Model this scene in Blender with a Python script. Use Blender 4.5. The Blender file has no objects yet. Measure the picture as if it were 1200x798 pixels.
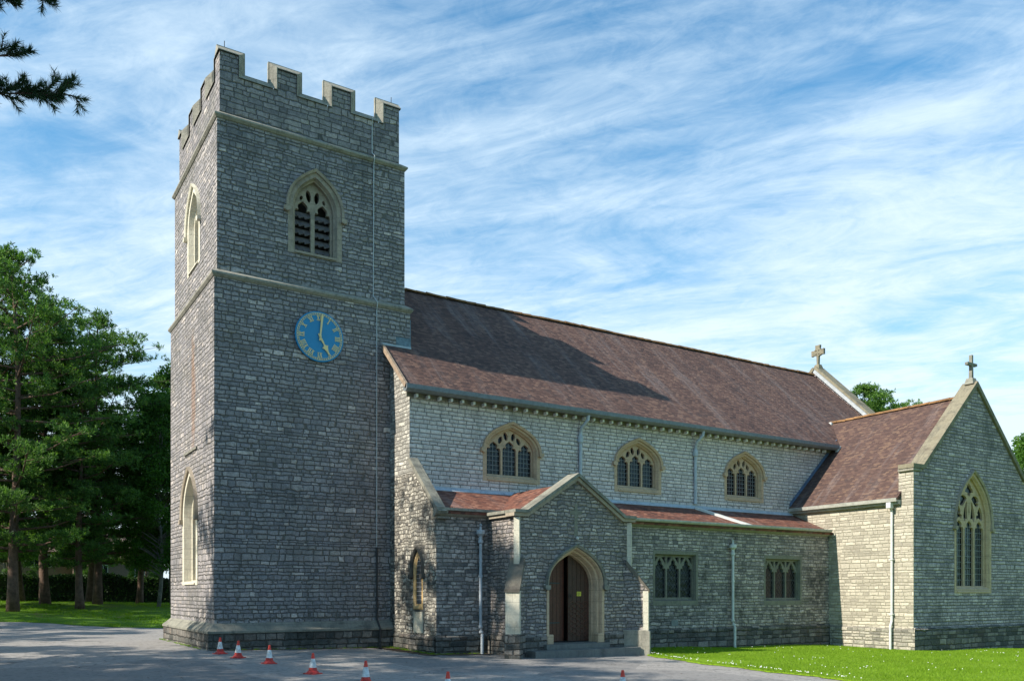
import bpy, bmesh, math, random
import numpy as np
from mathutils import Vector, Matrix
from mathutils.geometry import tessellate_polygon
R = math.radians
C = bpy.context.scene.collection
scene = bpy.context.scene
random.seed(7)

# ------------------------------------------------------------------ camera
CAMP = (-6.11, -26.54, 1.75); HEAD = 0.564
cam_d = bpy.data.cameras.new('camera'); cam = bpy.data.objects.new('camera', cam_d); C.objects.link(cam)
cam.location = CAMP; cam.rotation_euler = (math.pi/2, 0, -HEAD)
cam_d.sensor_width = 36.0; cam_d.lens = 994/1200*36; cam_d.shift_y = 0.2453
cam_d.clip_start = 0.1; cam_d.clip_end = 6000
scene.camera = cam

# ------------------------------------------------------------------ light
SUN_EL = R(36.5); SUN_N = R(3.6)               # sun 3.6 degrees north of due west (-X)
sdir = Vector((-math.cos(SUN_N)*math.cos(SUN_EL), math.sin(SUN_N)*math.cos(SUN_EL), math.sin(SUN_EL)))
sl = bpy.data.lights.new('sun', 'SUN'); sl.energy = 5.0; sl.angle = R(0.55); sl.color = (1.0, 0.93, 0.80)
so = bpy.data.objects.new('sun', sl); C.objects.link(so)
so.rotation_euler = sdir.to_track_quat('Z', 'Y').to_euler(); so.location = (-40, 0, 60)

world = bpy.data.worlds.new('World'); scene.world = world; world.use_nodes = True
wt = world.node_tree; wt.nodes.clear()

class NT:
    """tiny helper to write node trees"""
    def __init__(s, t): s.t = t
    def n(s, kind, **kw):
        nd = s.t.nodes.new(kind)
        for k, v in kw.items(): setattr(nd, k, v)
        return nd
    def lk(s, a, b): s.t.links.new(a, b)
    def setin(s, sock, v):
        if isinstance(v, bpy.types.NodeSocket): s.lk(v, sock)
        else: sock.default_value = v
    def m(s, op, a, b=0.0, c=0.0, clamp=False):
        nd = s.n('ShaderNodeMath', operation=op); nd.use_clamp = clamp
        s.setin(nd.inputs[0], a); s.setin(nd.inputs[1], b)
        if len(nd.inputs) > 2: s.setin(nd.inputs[2], c)
        return nd.outputs[0]
    def vec(s, x=0.0, y=0.0, z=0.0):
        nd = s.n('ShaderNodeCombineXYZ')
        for i, v in enumerate((x, y, z)): s.setin(nd.inputs[i], v)
        return nd.outputs[0]
    def noise(s, v, scale, detail=3.0, rough=0.55, dist=0.0, dims='3D'):
        nd = s.n('ShaderNodeTexNoise', noise_dimensions=dims)
        if dims == '1D': s.setin(nd.inputs['W'], v)
        else: s.setin(nd.inputs['Vector'], v)
        nd.inputs['Scale'].default_value = scale; nd.inputs['Detail'].default_value = detail
        nd.inputs['Roughness'].default_value = rough; nd.inputs['Distortion'].default_value = dist
        return nd.outputs['Fac']
    def rng(s, v, a, b, c=0.0, d=1.0, smooth=False):
        nd = s.n('ShaderNodeMapRange')
        if smooth: nd.interpolation_type = 'SMOOTHSTEP'
        s.setin(nd.inputs[0], v)
        for i, q in enumerate((a, b, c, d)): s.setin(nd.inputs[i+1], q)
        return nd.outputs[0]
    def ramp(s, v, stops, interp='LINEAR'):
        nd = s.n('ShaderNodeValToRGB'); s.lk(v, nd.inputs[0]); cr = nd.color_ramp; cr.interpolation = interp
        while len(cr.elements) < len(stops): cr.elements.new(0.5)
        for e, (p, c) in zip(cr.elements, stops):
            e.position = p; e.color = (*c, 1) if len(c) == 3 else c
        return nd.outputs[0]
    def mix(s, f, a, b, blend='MIX'):
        nd = s.n('ShaderNodeMix', data_type='RGBA', blend_type=blend)
        s.setin(nd.inputs[0], f)
        s.setin(nd.inputs[6], (*a, 1) if isinstance(a, tuple) else a)
        s.setin(nd.inputs[7], (*b, 1) if isinstance(b, tuple) else b)
        return nd.outputs[2]
    def sep(s, v):
        nd = s.n('ShaderNodeSeparateXYZ'); s.lk(v, nd.inputs[0]); return nd.outputs

W = NT(wt)
sky = W.n('ShaderNodeTexSky', sky_type='NISHITA'); sky.sun_disc = False
sky.sun_elevation = SUN_EL; sky.sun_rotation = math.atan2(sdir.x, sdir.y) % (2*math.pi)
sky.altitude = 30; sky.air_density = 1.25; sky.dust_density = 0.6; sky.ozone_density = 2.2
tc = W.n('ShaderNodeTexCoord'); D = W.sep(tc.outputs['Generated'])
zz = W.m('MAXIMUM', D[2], 0.02)
den = W.m('ADD', zz, 0.12)
px = W.m('DIVIDE', D[0], den); py = W.m('DIVIDE', D[1], den)
# cirrus: rotate, then stretch along one axis
a0 = R(128)
ru = W.m('ADD', W.m('MULTIPLY', px, math.cos(a0)), W.m('MULTIPLY', py, math.sin(a0)))
rv = W.m('SUBTRACT', W.m('MULTIPLY', py, math.cos(a0)), W.m('MULTIPLY', px, math.sin(a0)))
base = W.vec(W.m('MULTIPLY', ru, 0.60), rv, 5.0)
big = W.noise(base, 1.15, 4.0, 0.55, 0.7)
streak = W.noise(W.vec(W.m('MULTIPLY', ru, 0.62), W.m('MULTIPLY', rv, 1.35), 7.0), 2.4, 10.0, 0.64, 1.7)
fine = W.noise(W.vec(W.m('MULTIPLY', ru, 1.3), W.m('MULTIPLY', rv, 2.2), 1.0), 6.0, 8.0, 0.70, 1.2)
cov = W.m('ADD', W.m('MULTIPLY', big, 0.62), W.m('ADD', W.m('MULTIPLY', streak, 0.44), W.m('MULTIPLY', fine, 0.20)))
lowc = W.rng(D[2], 0.08, 0.55, 0.13, -0.01)
mask = W.rng(W.m('ADD', cov, lowc), 0.47, 0.86, 0.0, 1.0, True)
mask = W.m('ADD', W.m('MULTIPLY', mask, 0.86), W.rng(D[2], 0.0, 0.50, 0.50, 0.0), clamp=True)
mask = W.m('MINIMUM', W.m('MULTIPLY', mask, W.rng(D[1], -0.45, 0.10, 0.40, 1.0, True)), 0.93)   # cloud cover thinned in the unseen southern sky to dim the fill light
skyc = W.mix(1.0, sky.outputs[0], (0.46, 1.06, 1.27), 'MULTIPLY')
cloud = W.mix(D[2], (5.9, 6.8, 7.4), (4.9, 6.3, 7.4))
col = W.mix(mask, skyc, cloud)
bg = W.n('ShaderNodeBackground'); W.lk(col, bg.inputs[0]); bg.inputs[1].default_value = 0.10
wo = W.n('ShaderNodeOutputWorld'); W.lk(bg.outputs[0], wo.inputs[0])

vs = scene.view_settings
vs.view_transform = 'Standard'; vs.look = 'None'; vs.exposure = 0.68; vs.gamma = 1.0; vs.use_curve_mapping = False
scene.cycles.max_bounces = 6; scene.cycles.transparent_max_bounces = 8
scene.cycles.diffuse_bounces = 3

# ------------------------------------------------------------------ materials
MATS = {}
def newmat(name):
    m = bpy.data.materials.new(name); m.use_nodes = True; t = m.node_tree; t.nodes.clear()
    T = NT(t); o = T.n('ShaderNodeOutputMaterial'); b = T.n('ShaderNodeBsdfPrincipled'); T.lk(b.outputs[0], o.inputs[0])
    MATS[name] = m
    return m, T, b, o

def wall_uv(T):
    g = T.n('ShaderNodeNewGeometry'); P = T.sep(g.outputs['Position']); Nn = T.sep(g.outputs['True Normal'])
    u = T.m('SUBTRACT', T.m('MULTIPLY', P[1], Nn[0]), T.m('MULTIPLY', P[0], Nn[1]))
    return g, P, Nn, u, P[2]

def stone(name, ramp, mortar, tint=(1.0, 1.0, 1.0), micro=0.75, streak=0.3, h=0.17, w=0.34, gap=0.014, bump=0.05, rough=0.9, dark=0.5, dark_col=(0.05, 0.052, 0.05), warp=0.02, stains=(), patch=0.0, patch_col=(0.4, 0.37, 0.3), vary=0.5):
    m, T, b, o = newmat(name)
    g, P, Nn, u, z = wall_uv(T)
    pos = g.outputs['Position']
    jig = T.m('MULTIPLY', T.m('SUBTRACT', T.noise(pos, 3.2, 4), 0.5), warp*4)
    v = T.m('DIVIDE', T.m('ADD', z, jig), h)
    v = T.m('ADD', v, T.m('MULTIPLY', T.noise(T.m('ADD', z, 40.0), 2.1, 2, dims='1D'), 2.6*vary))
    row = T.m('FLOOR', v); fv = T.m('FRACT', v)
    wn = T.n('ShaderNodeTexWhiteNoise', noise_dimensions='1D'); T.lk(row, wn.inputs['W']); r1 = wn.outputs['Value']
    uu = T.m('DIVIDE', T.m('ADD', u, jig), w)
    uu = T.m('ADD', T.m('MULTIPLY', uu, T.m('ADD', T.m('MULTIPLY', r1, 0.7), 0.7)), T.m('MULTIPLY', r1, 37.0))
    uu = T.m('ADD', uu, T.m('MULTIPLY', T.noise(T.vec(uu, T.m('MULTIPLY', row, 3.7), 0.0), 0.8, 1, dims='2D'), 2.2*vary))
    cell = T.m('FLOOR', uu); fu = T.m('FRACT', uu)
    w2 = T.n('ShaderNodeTexWhiteNoise', noise_dimensions='2D'); T.lk(T.vec(cell, row, 0), w2.inputs['Vector'])
    rnd = w2.outputs['Value']; rc = T.sep(w2.outputs['Color'])
    du = T.m('MULTIPLY', T.m('MINIMUM', fu, T.m('SUBTRACT', 1.0, fu)), w)
    dv = T.m('MULTIPLY', T.m('MINIMUM', fv, T.m('SUBTRACT', 1.0, fv)), h)
    dist = T.m('MINIMUM', du, dv)
    dist = T.m('ADD', dist, T.m('MULTIPLY', T.m('SUBTRACT', T.noise(pos, 14, 2), 0.5), 0.016))
    inside = T.rng(dist, gap*0.4, gap*1.3, 0, 1, True)
    colr = T.ramp(rnd, ramp)
    fine = T.noise(pos, 11, 6, 0.7)
    fine2 = T.noise(pos, 24, 4, 0.8)
    colr = T.mix(micro, colr, T.ramp(T.m('ADD', T.m('MULTIPLY', fine, 0.5), T.m('MULTIPLY', fine2, 0.5)), [(0.36, (0.2, 0.2, 0.2)), (0.62, (1.0, 1.0, 1.0))]), 'MULTIPLY')
    colr = T.mix(1.0, colr, tuple(1.62*t_ for t_ in tint), 'MULTIPLY')
    if patch > 0:
        pm = T.rng(T.m('ADD', T.noise(pos, 0.9, 5, 0.6), T.m('MULTIPLY', T.m('SUBTRACT', rc[1], 0.5), 0.25)), 0.50, 0.66, 0, patch, True)
        colr = T.mix(pm, colr, T.mix(0.6, patch_col, T.ramp(fine, [(0.2, (0.3, 0.3, 0.3)), (0.8, (1, 1, 1))]), 'MULTIPLY'))
    colr = T.mix(inside, mortar, colr)
    # lichen and soot, shape of their own
    ln = T.m('ADD', T.m('MULTIPLY', T.noise(pos, 0.55, 5, 0.65, 0.4), 0.6), T.m('MULTIPLY', T.noise(pos, 3.8, 4, 0.65), 0.4))
    colr = T.mix(T.m('MULTIPLY', T.rng(ln, 0.47, 0.66, 0, 1, True), dark), colr, dark_col)
    sk = T.noise(T.vec(T.m('MULTIPLY', u, 1.6), T.m('MULTIPLY', z, 0.16), 3.0), 1.0, 5, 0.65)
    colr = T.mix(T.m('MULTIPLY', T.rng(sk, 0.5, 0.68, 0, 1, True), streak), colr, dark_col)
    for (cx, cy, cz, rx, ry, rz, cl, st) in stains:
        q = T.m('SQRT', T.m('ADD', T.m('POWER', T.m('DIVIDE', T.m('SUBTRACT', P[0], cx), rx), 2.0),
            T.m('ADD', T.m('POWER', T.m('ABSOLUTE', T.m('DIVIDE', T.m('SUBTRACT', P[1], cy), ry)), 2.0), T.m('POWER', T.m('ABSOLUTE', T.m('DIVIDE', T.m('SUBTRACT', z, cz), rz)), 2.0))))
        sm = T.rng(T.m('ADD', q, T.m('MULTIPLY', T.m('SUBTRACT', T.noise(pos, 4, 4), 0.5), 1.4)), 0.3, 1.1, st, 0, True)
        colr = T.mix(sm, colr, cl)
    T.lk(colr, b.inputs['Base Color']); b.inputs['Roughness'].default_value = rough
    b.inputs['Specular IOR Level'].default_value = 0.25
    hgt = T.m('ADD', T.m('MULTIPLY', T.rng(dist, 0, gap*2.6, 0, 1, True), T.m('ADD', 0.55, T.m('MULTIPLY', rc[0], 0.6))),
              T.m('ADD', T.m('MULTIPLY', T.noise(pos, 7, 5, 0.65), 0.75), T.m('MULTIPLY', T.noise(pos, 30, 3), 0.15)))
    bp = T.n('ShaderNodeBump'); bp.inputs['Strength'].default_value = 1.0; bp.inputs['Distance'].default_value = bump
    T.lk(hgt, bp.inputs['Height']); T.lk(bp.outputs[0], b.inputs['Normal'])
    return m

GREY = [(0.0, (0.112, 0.115, 0.122)), (0.35, (0.15, 0.153, 0.158)), (0.85, (0.18, 0.18, 0.18)), (0.97, (0.23, 0.225, 0.215)), (1.0, (0.31, 0.30, 0.28))]
TOWER = stone('tower_rubble', GREY, (0.125, 0.118, 0.106), tint=(1.62, 1.47, 1.44), h=0.132, w=0.27, gap=0.011, bump=0.05, dark=0.5, dark_col=(0.085, 0.088, 0.088), warp=0.03, vary=0.75, patch=0.45, patch_col=(0.235, 0.215, 0.185),
              stains=[(0, 2.9, 8.1, 0.06, 0.42, 2.0, (0.28, 0.15, 0.08), 0.5), (0, 3.0, 9.6, 0.06, 0.3, 1.0, (0.3, 0.17, 0.09), 0.35)])
PARA = stone('parapet_rubble', [(p, tuple(x*0.92 for x in c)) for p, c in GREY], (0.09, 0.086, 0.08), tint=(1.42, 1.27, 1.26), h=0.17, w=0.33, gap=0.011, bump=0.035, dark=0.5, dark_col=(0.08, 0.083, 0.083), warp=0.03, vary=0.7, patch=0.25)
AISLE = stone('aisle_rubble', [(0, (0.10, 0.103, 0.10)), (0.3, (0.20, 0.196, 0.182)), (0.8, (0.275, 0.265, 0.24)), (1, (0.36, 0.345, 0.31))], (0.14, 0.132, 0.118), tint=(1.32, 1.18, 1.20), h=0.12, w=0.26, gap=0.011, bump=0.035, warp=0.03, dark=0.85, dark_col=(0.04, 0.042, 0.042), patch=0.3)
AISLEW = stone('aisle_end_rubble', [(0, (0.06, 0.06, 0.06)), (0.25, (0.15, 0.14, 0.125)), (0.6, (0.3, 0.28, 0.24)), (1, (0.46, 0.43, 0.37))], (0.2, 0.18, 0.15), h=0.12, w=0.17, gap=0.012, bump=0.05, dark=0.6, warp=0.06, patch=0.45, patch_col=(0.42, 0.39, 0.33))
PORCH = stone('porch_rubble', [(0, (0.10, 0.103, 0.108)), (0.35, (0.16, 0.16, 0.155)), (0.85, (0.215, 0.21, 0.195)), (1, (0.31, 0.30, 0.27))], (0.12, 0.115, 0.10), tint=(1.46, 1.30, 1.28), h=0.11, w=0.23, gap=0.011, bump=0.04, dark=0.45, warp=0.04, patch=0.35, patch_col=(0.32, 0.25, 0.2))
CLERE = stone('clerestory_blocks', [(0, (0.33, 0.33, 0.31)), (0.4, (0.38, 0.378, 0.352)), (0.8, (0.42, 0.415, 0.385)), (1, (0.48, 0.47, 0.43))], (0.20, 0.19, 0.18), tint=(1.18, 1.07, 1.08), h=0.135, w=0.33, gap=0.012, bump=0.026, micro=0.55, dark=0.3, dark_col=(0.12, 0.125, 0.12), warp=0.012, vary=0.3)
TRANS = stone('transept_blocks', [(0, (0.24, 0.225, 0.19)), (0.3, (0.305, 0.288, 0.24)), (0.8, (0.37, 0.35, 0.295)), (1, (0.44, 0.415, 0.35))], (0.30, 0.27, 0.21), tint=(0.87, 0.83, 0.80), h=0.13, w=0.38, gap=0.010, bump=0.024, micro=0.45, streak=0.08, dark=0.14, dark_col=(0.12, 0.115, 0.10), warp=0.018, vary=0.6)
TRANSF = stone('gable_rubble', [(0, (0.17, 0.17, 0.17)), (0.35, (0.235, 0.23, 0.22)), (0.8, (0.29, 0.282, 0.265)), (1, (0.38, 0.37, 0.34))], (0.13, 0.124, 0.115), tint=(1.30, 1.14, 1.22), h=0.13, w=0.36, gap=0.012, bump=0.04, dark=0.6, dark_col=(0.07, 0.075, 0.075), warp=0.02, vary=0.6)
PLINTH = stone('plinth_rubble', [(0, (0.05, 0.052, 0.05)), (0.4, (0.11, 0.105, 0.095)), (0.8, (0.17, 0.155, 0.14)), (1, (0.25, 0.22, 0.19))], (0.09, 0.085, 0.075), h=0.2, w=0.42, bump=0.06, dark=0.65, dark_col=(0.03, 0.034, 0.028), warp=0.03, patch=0.3, patch_col=(0.2, 0.13, 0.1))

def ashlar(name, c1, c2, c3, dark=0.35, bump=0.012):
    m, T, b, o = newmat(name)
    g = T.n('ShaderNodeNewGeometry'); pos = g.outputs['Position']
    n1 = T.noise(pos, 1.7, 5, 0.6); n2 = T.noise(pos, 16, 5, 0.7); n3 = T.noise(pos, 3.5, 5, 0.65, 0.3)
    c = T.ramp(n1, [(0.32, c1), (0.52, c2), (0.7, c3)])
    c = T.mix(0.5, c, T.ramp(n2, [(0.25, (0.45, 0.45, 0.45)), (0.7, (1, 1, 1))]), 'MULTIPLY')
    c = T.mix(1.0, c, (1.2, 1.2, 1.2), 'MULTIPLY')
    c = T.mix(T.m('MULTIPLY', T.rng(n3, 0.52, 0.7, 0, 1, True), dark), c, (0.07, 0.072, 0.06))
    P_ = T.sep(pos); N_ = T.sep(g.outputs['True Normal'])
    u_ = T.m('SUBTRACT', T.m('MULTIPLY', P_[1], N_[0]), T.m('MULTIPLY', P_[0], N_[1]))
    fz = T.m('FRACT', T.m('DIVIDE', P_[2], 0.36)); rz_ = T.m('FLOOR', T.m('DIVIDE', P_[2], 0.36)); fu_ = T.m('FRACT', T.m('ADD', T.m('DIVIDE', u_, 0.62), T.m('MULTIPLY', rz_, 0.37)))
    jd = T.m('MINIMUM', T.m('MULTIPLY', fz, 0.36), T.m('MULTIPLY', fu_, 0.62))
    c = T.mix(T.rng(jd, 0.006, 0.014, 0.5, 0.0), c, (0.06, 0.055, 0.045))
    c = T.mix(T.m('MULTIPLY', T.rng(T.noise(T.vec(T.m('MULTIPLY', u_, 3.0), T.m('MULTIPLY', P_[2], 0.7), 0.0), 1.0, 5, 0.7), 0.5, 0.7, 0, 1, True), dark), c, (0.075, 0.072, 0.062))
    T.lk(c, b.inputs['Base Color']); b.inputs['Roughness'].default_value = 0.88; b.inputs['Specular IOR Level'].default_value = 0.25
    bp = T.n('ShaderNodeBump'); bp.inputs['Distance'].default_value = bump; T.lk(T.noise(pos, 24, 5, 0.7), bp.inputs['Height']); T.lk(bp.outputs[0], b.inputs['Normal'])
    return m
COPE = ashlar('weathered_coping', (0.23, 0.215, 0.18), (0.29, 0.27, 0.225), (0.18, 0.17, 0.145), 0.5)
COPED = ashlar('lichened_coping', (0.17, 0.165, 0.14), (0.235, 0.225, 0.185), (0.12, 0.118, 0.105), 0.5)
COPET = ashlar('lichened_gable_coping', (0.17, 0.145, 0.10), (0.215, 0.19, 0.135), (0.13, 0.11, 0.08), 0.55)
DRESS = ashlar('dressed_stone', (0.44, 0.315, 0.205), (0.49, 0.355, 0.235), (0.36, 0.265, 0.18), 0.15)
DRESSG = ashlar('grey_dressed_stone', (0.29, 0.24, 0.185), (0.34, 0.285, 0.22), (0.23, 0.195, 0.155), 0.3)
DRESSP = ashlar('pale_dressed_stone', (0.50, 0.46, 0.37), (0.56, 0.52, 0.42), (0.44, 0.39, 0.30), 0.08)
OCHRE = ashlar('ochre_stone', (0.48, 0.32, 0.15), (0.53, 0.36, 0.17), (0.42, 0.30, 0.17), 0.06)
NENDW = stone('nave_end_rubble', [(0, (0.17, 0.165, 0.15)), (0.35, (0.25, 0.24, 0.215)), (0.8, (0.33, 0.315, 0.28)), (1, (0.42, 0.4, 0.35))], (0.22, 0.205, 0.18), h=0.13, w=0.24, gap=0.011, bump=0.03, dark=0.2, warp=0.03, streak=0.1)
DRESSD = ashlar('sooty_dressed_stone', (0.155, 0.15, 0.12), (0.20, 0.19, 0.15), (0.12, 0.118, 0.10), 0.4)
DARKW = ashlar('brown_weathering', (0.10, 0.09, 0.075), (0.14, 0.125, 0.10), (0.085, 0.075, 0.065), 0.4)
DARKH = ashlar('sooty_moulding', (0.06, 0.055, 0.05), (0.10, 0.09, 0.075), (0.05, 0.047, 0.045), 0.3)
STEP = ashlar('step_stone', (0.12, 0.12, 0.115), (0.16, 0.16, 0.15), (0.10, 0.10, 0.10), 0.3)
LEADS = ashlar('lead_sheet', (0.33, 0.38, 0.43), (0.40, 0.45, 0.50), (0.28, 0.32, 0.37), 0.12)

def tiles(name, ramp, course=0.10, tw=0.165, lichen=0.35):
    m, T, b, o = newmat(name)
    g = T.n('ShaderNodeNewGeometry'); P = T.sep(g.outputs['Position']); Nn = T.sep(g.outputs['True Normal']); pos = g.outputs['Position']
    hx = T.m('MAXIMUM', T.m('SQRT', T.m('ADD', T.m('MULTIPLY', Nn[0], Nn[0]), T.m('MULTIPLY', Nn[1], Nn[1]))), 0.05)
    u = T.m('DIVIDE', T.m('SUBTRACT', T.m('MULTIPLY', P[1], Nn[0]), T.m('MULTIPLY', P[0], Nn[1])), hx)
    sag = T.m('MULTIPLY', T.m('SUBTRACT', T.noise(pos, 0.6, 3), 0.5), 0.10)
    v = T.m('DIVIDE', T.m('ADD', T.m('DIVIDE', P[2], hx), sag), course)
    row = T.m('FLOOR', v); fv = T.m('FRACT', v)
    uu = T.m('ADD', T.m('DIVIDE', u, tw), T.m('MULTIPLY', row, 0.5)); cell = T.m('FLOOR', uu); fu = T.m('FRACT', uu)
    w2 = T.n('ShaderNodeTexWhiteNoise', noise_dimensions='2D'); T.lk(T.vec(cell, row, 0), w2.inputs['Vector'])
    rnd = w2.outputs['Value']; rc = T.sep(w2.outputs['Color'])
    mixv = T.m('ADD', T.m('MULTIPLY', rnd, 0.55), T.m('MULTIPLY', T.noise(pos, 0.5, 5, 0.6), 0.45))
    c = T.ramp(mixv, ramp)
    # runs of pale weathering down the slope
    run = T.noise(T.vec(T.m('MULTIPLY', u, 1.0), T.m('MULTIPLY', v, 0.012), 2.0), 1.0, 6, 0.7, 0.3)
    runf = T.noise(T.vec(T.m('MULTIPLY', u, 6.0), T.m('MULTIPLY', v, 0.05), 5.0), 1.0, 4, 0.7)
    rm = T.m('MULTIPLY', T.rng(run, 0.48, 0.66, 0, 1, True), T.rng(runf, 0.35, 0.6, 0.2, 1, True))
    c = T.mix(T.m('MULTIPLY', rm, 0.38), c, (0.24, 0.205, 0.20))
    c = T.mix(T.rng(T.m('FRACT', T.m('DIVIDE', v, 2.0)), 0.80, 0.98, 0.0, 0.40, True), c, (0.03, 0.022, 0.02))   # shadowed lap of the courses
    c = T.mix(T.m('MULTIPLY', T.rng(T.noise(pos, 1.2, 6, 0.7), 0.56, 0.7, 0, 1, True), 0.45), c, (0.055, 0.045, 0.045))
    c = T.mix(T.m('MULTIPLY', T.rng(T.noise(pos, 9, 5, 0.75), 0.66, 0.76, 0, 1, True), lichen), c, (0.36, 0.32, 0.24))
    edge = T.m('MINIMUM', T.m('MULTIPLY', fv, course), T.m('MULTIPLY', T.m('MINIMUM', fu, T.m('SUBTRACT', 1.0, fu)), tw))
    T.lk(c, b.inputs['Base Color']); b.inputs['Roughness'].default_value = 0.85; b.inputs['Specular IOR Level'].default_value = 0.25
    hgt = T.m('ADD', T.m('MULTIPLY', T.m('SUBTRACT', 1.0, fv), 0.7), T.m('ADD', T.m('MULTIPLY', T.rng(edge, 0, 0.012, 0, 1), 0.35), T.m('MULTIPLY', rc[0], 0.6)))
    bp = T.n('ShaderNodeBump'); bp.inputs['Strength'].default_value = 1.0; bp.inputs['Distance'].default_value = 0.02
    T.lk(hgt, bp.inputs['Height']); T.lk(bp.outputs[0], b.inputs['Normal'])
    return m
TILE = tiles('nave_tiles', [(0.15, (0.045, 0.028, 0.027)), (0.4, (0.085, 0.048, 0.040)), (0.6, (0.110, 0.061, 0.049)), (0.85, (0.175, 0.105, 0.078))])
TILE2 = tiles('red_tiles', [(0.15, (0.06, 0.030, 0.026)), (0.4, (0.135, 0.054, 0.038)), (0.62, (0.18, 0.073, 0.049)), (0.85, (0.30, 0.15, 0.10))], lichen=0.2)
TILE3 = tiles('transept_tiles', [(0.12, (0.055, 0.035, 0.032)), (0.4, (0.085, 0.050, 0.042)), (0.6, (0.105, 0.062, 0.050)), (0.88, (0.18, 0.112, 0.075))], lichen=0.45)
TILEH = tiles('house_tiles', [(0.1, (0.12, 0.08, 0.07)), (0.5, (0.2, 0.14, 0.12)), (0.9, (0.28, 0.2, 0.17))])

def plain(name, colr, rough=0.6, metal=0.0, bumpd=0.0, var=0.2, spec=0.5, scale=6.0):
    m, T, b, o = newmat(name)
    g = T.n('ShaderNodeNewGeometry'); pos = g.outputs['Position']
    n = T.noise(pos, scale, 5, 0.65)
    c = T.mix(1.0, colr, T.ramp(n, [(0.25, (1-var,)*3), (0.75, (1+var*0.6,)*3)]), 'MULTIPLY')
    T.lk(c, b.inputs['Base Color']); b.inputs['Roughness'].default_value = rough; b.inputs['Metallic'].default_value = metal
    b.inputs['Specular IOR Level'].default_value = spec
    if bumpd:
        bp = T.n('ShaderNodeBump'); bp.inputs['Distance'].default_value = bumpd; T.lk(n, bp.inputs['Height']); T.lk(bp.outputs[0], b.inputs['Normal'])
    return m
RIDGE = plain('ridge_clay', (0.24, 0.125, 0.05), 0.9, bumpd=0.01, var=0.75, scale=2.5)
GUTTER = plain('grey_gutter', (0.16, 0.18, 0.19), 0.5, var=0.35)
GUTTERP = plain('pale_gutter', (0.42, 0.41, 0.37), 0.6, var=0.35)
PIPE = plain('grey_pipe_paint', (0.42, 0.46, 0.50), 0.5, var=0.25)
PIPEW = plain('pale_pipe_paint', (0.55, 0.56, 0.54), 0.5, var=0.2)
CONDUCT = plain('conductor_strip', (0.5, 0.52, 0.52), 0.5, var=0.2)
IRON = plain('dark_iron', (0.035, 0.035, 0.037), 0.55, var=0.3)
IRONL = plain('dark_leading', (0.06, 0.065, 0.07), 0.7, var=0.3)
LEADBAR = plain('leading', (0.16, 0.17, 0.175), 0.6, var=0.2)
LOUVRE = plain('louvre_slate', (0.12, 0.105, 0.10), 0.65, var=0.5, bumpd=0.01, scale=8)
CORBEL = plain('pale_bracket', (0.78, 0.80, 0.82), 0.7, var=0.25)
WOOD = plain('dark_oak', (0.055, 0.018, 0.009), 0.55, var=0.5, bumpd=0.004, scale=14)
WOODR = plain('red_oak', (0.085, 0.022, 0.011), 0.55, var=0.5, bumpd=0.004, scale=14)
DIM = plain('painted_gloom', (0.03, 0.028, 0.025), 0.9)  # near-black colour standing in for the shade of unlit spaces
BLUE = plain('blue_dial', (0.010, 0.23, 0.46), 0.45, var=0.08)
GOLD = plain('gold_leaf', (0.78, 0.60, 0.27), 0.4, metal=0.15, var=0.12)
YELLOW = plain('yellow_notice', (0.6, 0.55, 0.05), 0.6, var=0.15, scale=40)
RED = plain('cone_red', (0.72, 0.045, 0.025), 0.45, var=0.2, scale=20)
REDD = plain('cone_base_red', (0.58, 0.035, 0.025), 0.6, var=0.75, scale=16)
CWHITE = plain('cone_sleeve', (0.68, 0.69, 0.70), 0.45, var=0.5, scale=14)
BARK = plain('pine_bark', (0.14, 0.085, 0.06), 0.9, bumpd=0.05, var=0.6, scale=5)
BARKG = plain('grey_bark', (0.12, 0.10, 0.08), 0.9, bumpd=0.04, var=0.5, scale=5)
BIRCHB = plain('birch_bark', (0.20, 0.19, 0.17), 0.8, bumpd=0.02, var=0.8, scale=4)
BRICK = plain('house_brick', (0.24, 0.16, 0.13), 0.9, var=0.3, scale=10)
RENDERW = plain('house_white', (0.6, 0.58, 0.54), 0.8, var=0.15)
HGLASS = plain('house_glass', (0.02, 0.025, 0.03), 0.15)

def glass(name, tint):
    m, T, b, o = newmat(name)
    g = T.n('ShaderNodeNewGeometry'); pos = g.outputs['Position']
    n = T.noise(pos, 3.0, 3)
    T.lk(T.ramp(n, [(0.35, tuple(x*0.5 for x in tint)), (0.7, tint)]), b.inputs['Base Color'])
    b.inputs['Roughness'].default_value = 0.16; b.inputs['Specular IOR Level'].default_value = 0.3
    bp = T.n('ShaderNodeBump'); bp.inputs['Distance'].default_value = 0.02; T.lk(T.noise(pos, 5, 2), bp.inputs['Height']); T.lk(bp.outputs[0], b.inputs['Normal'])
    return m
GLASS = glass('leaded_glass', (0.009, 0.014, 0.022))
GLASSB = glass('brown_glass', (0.03, 0.024, 0.024))

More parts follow.
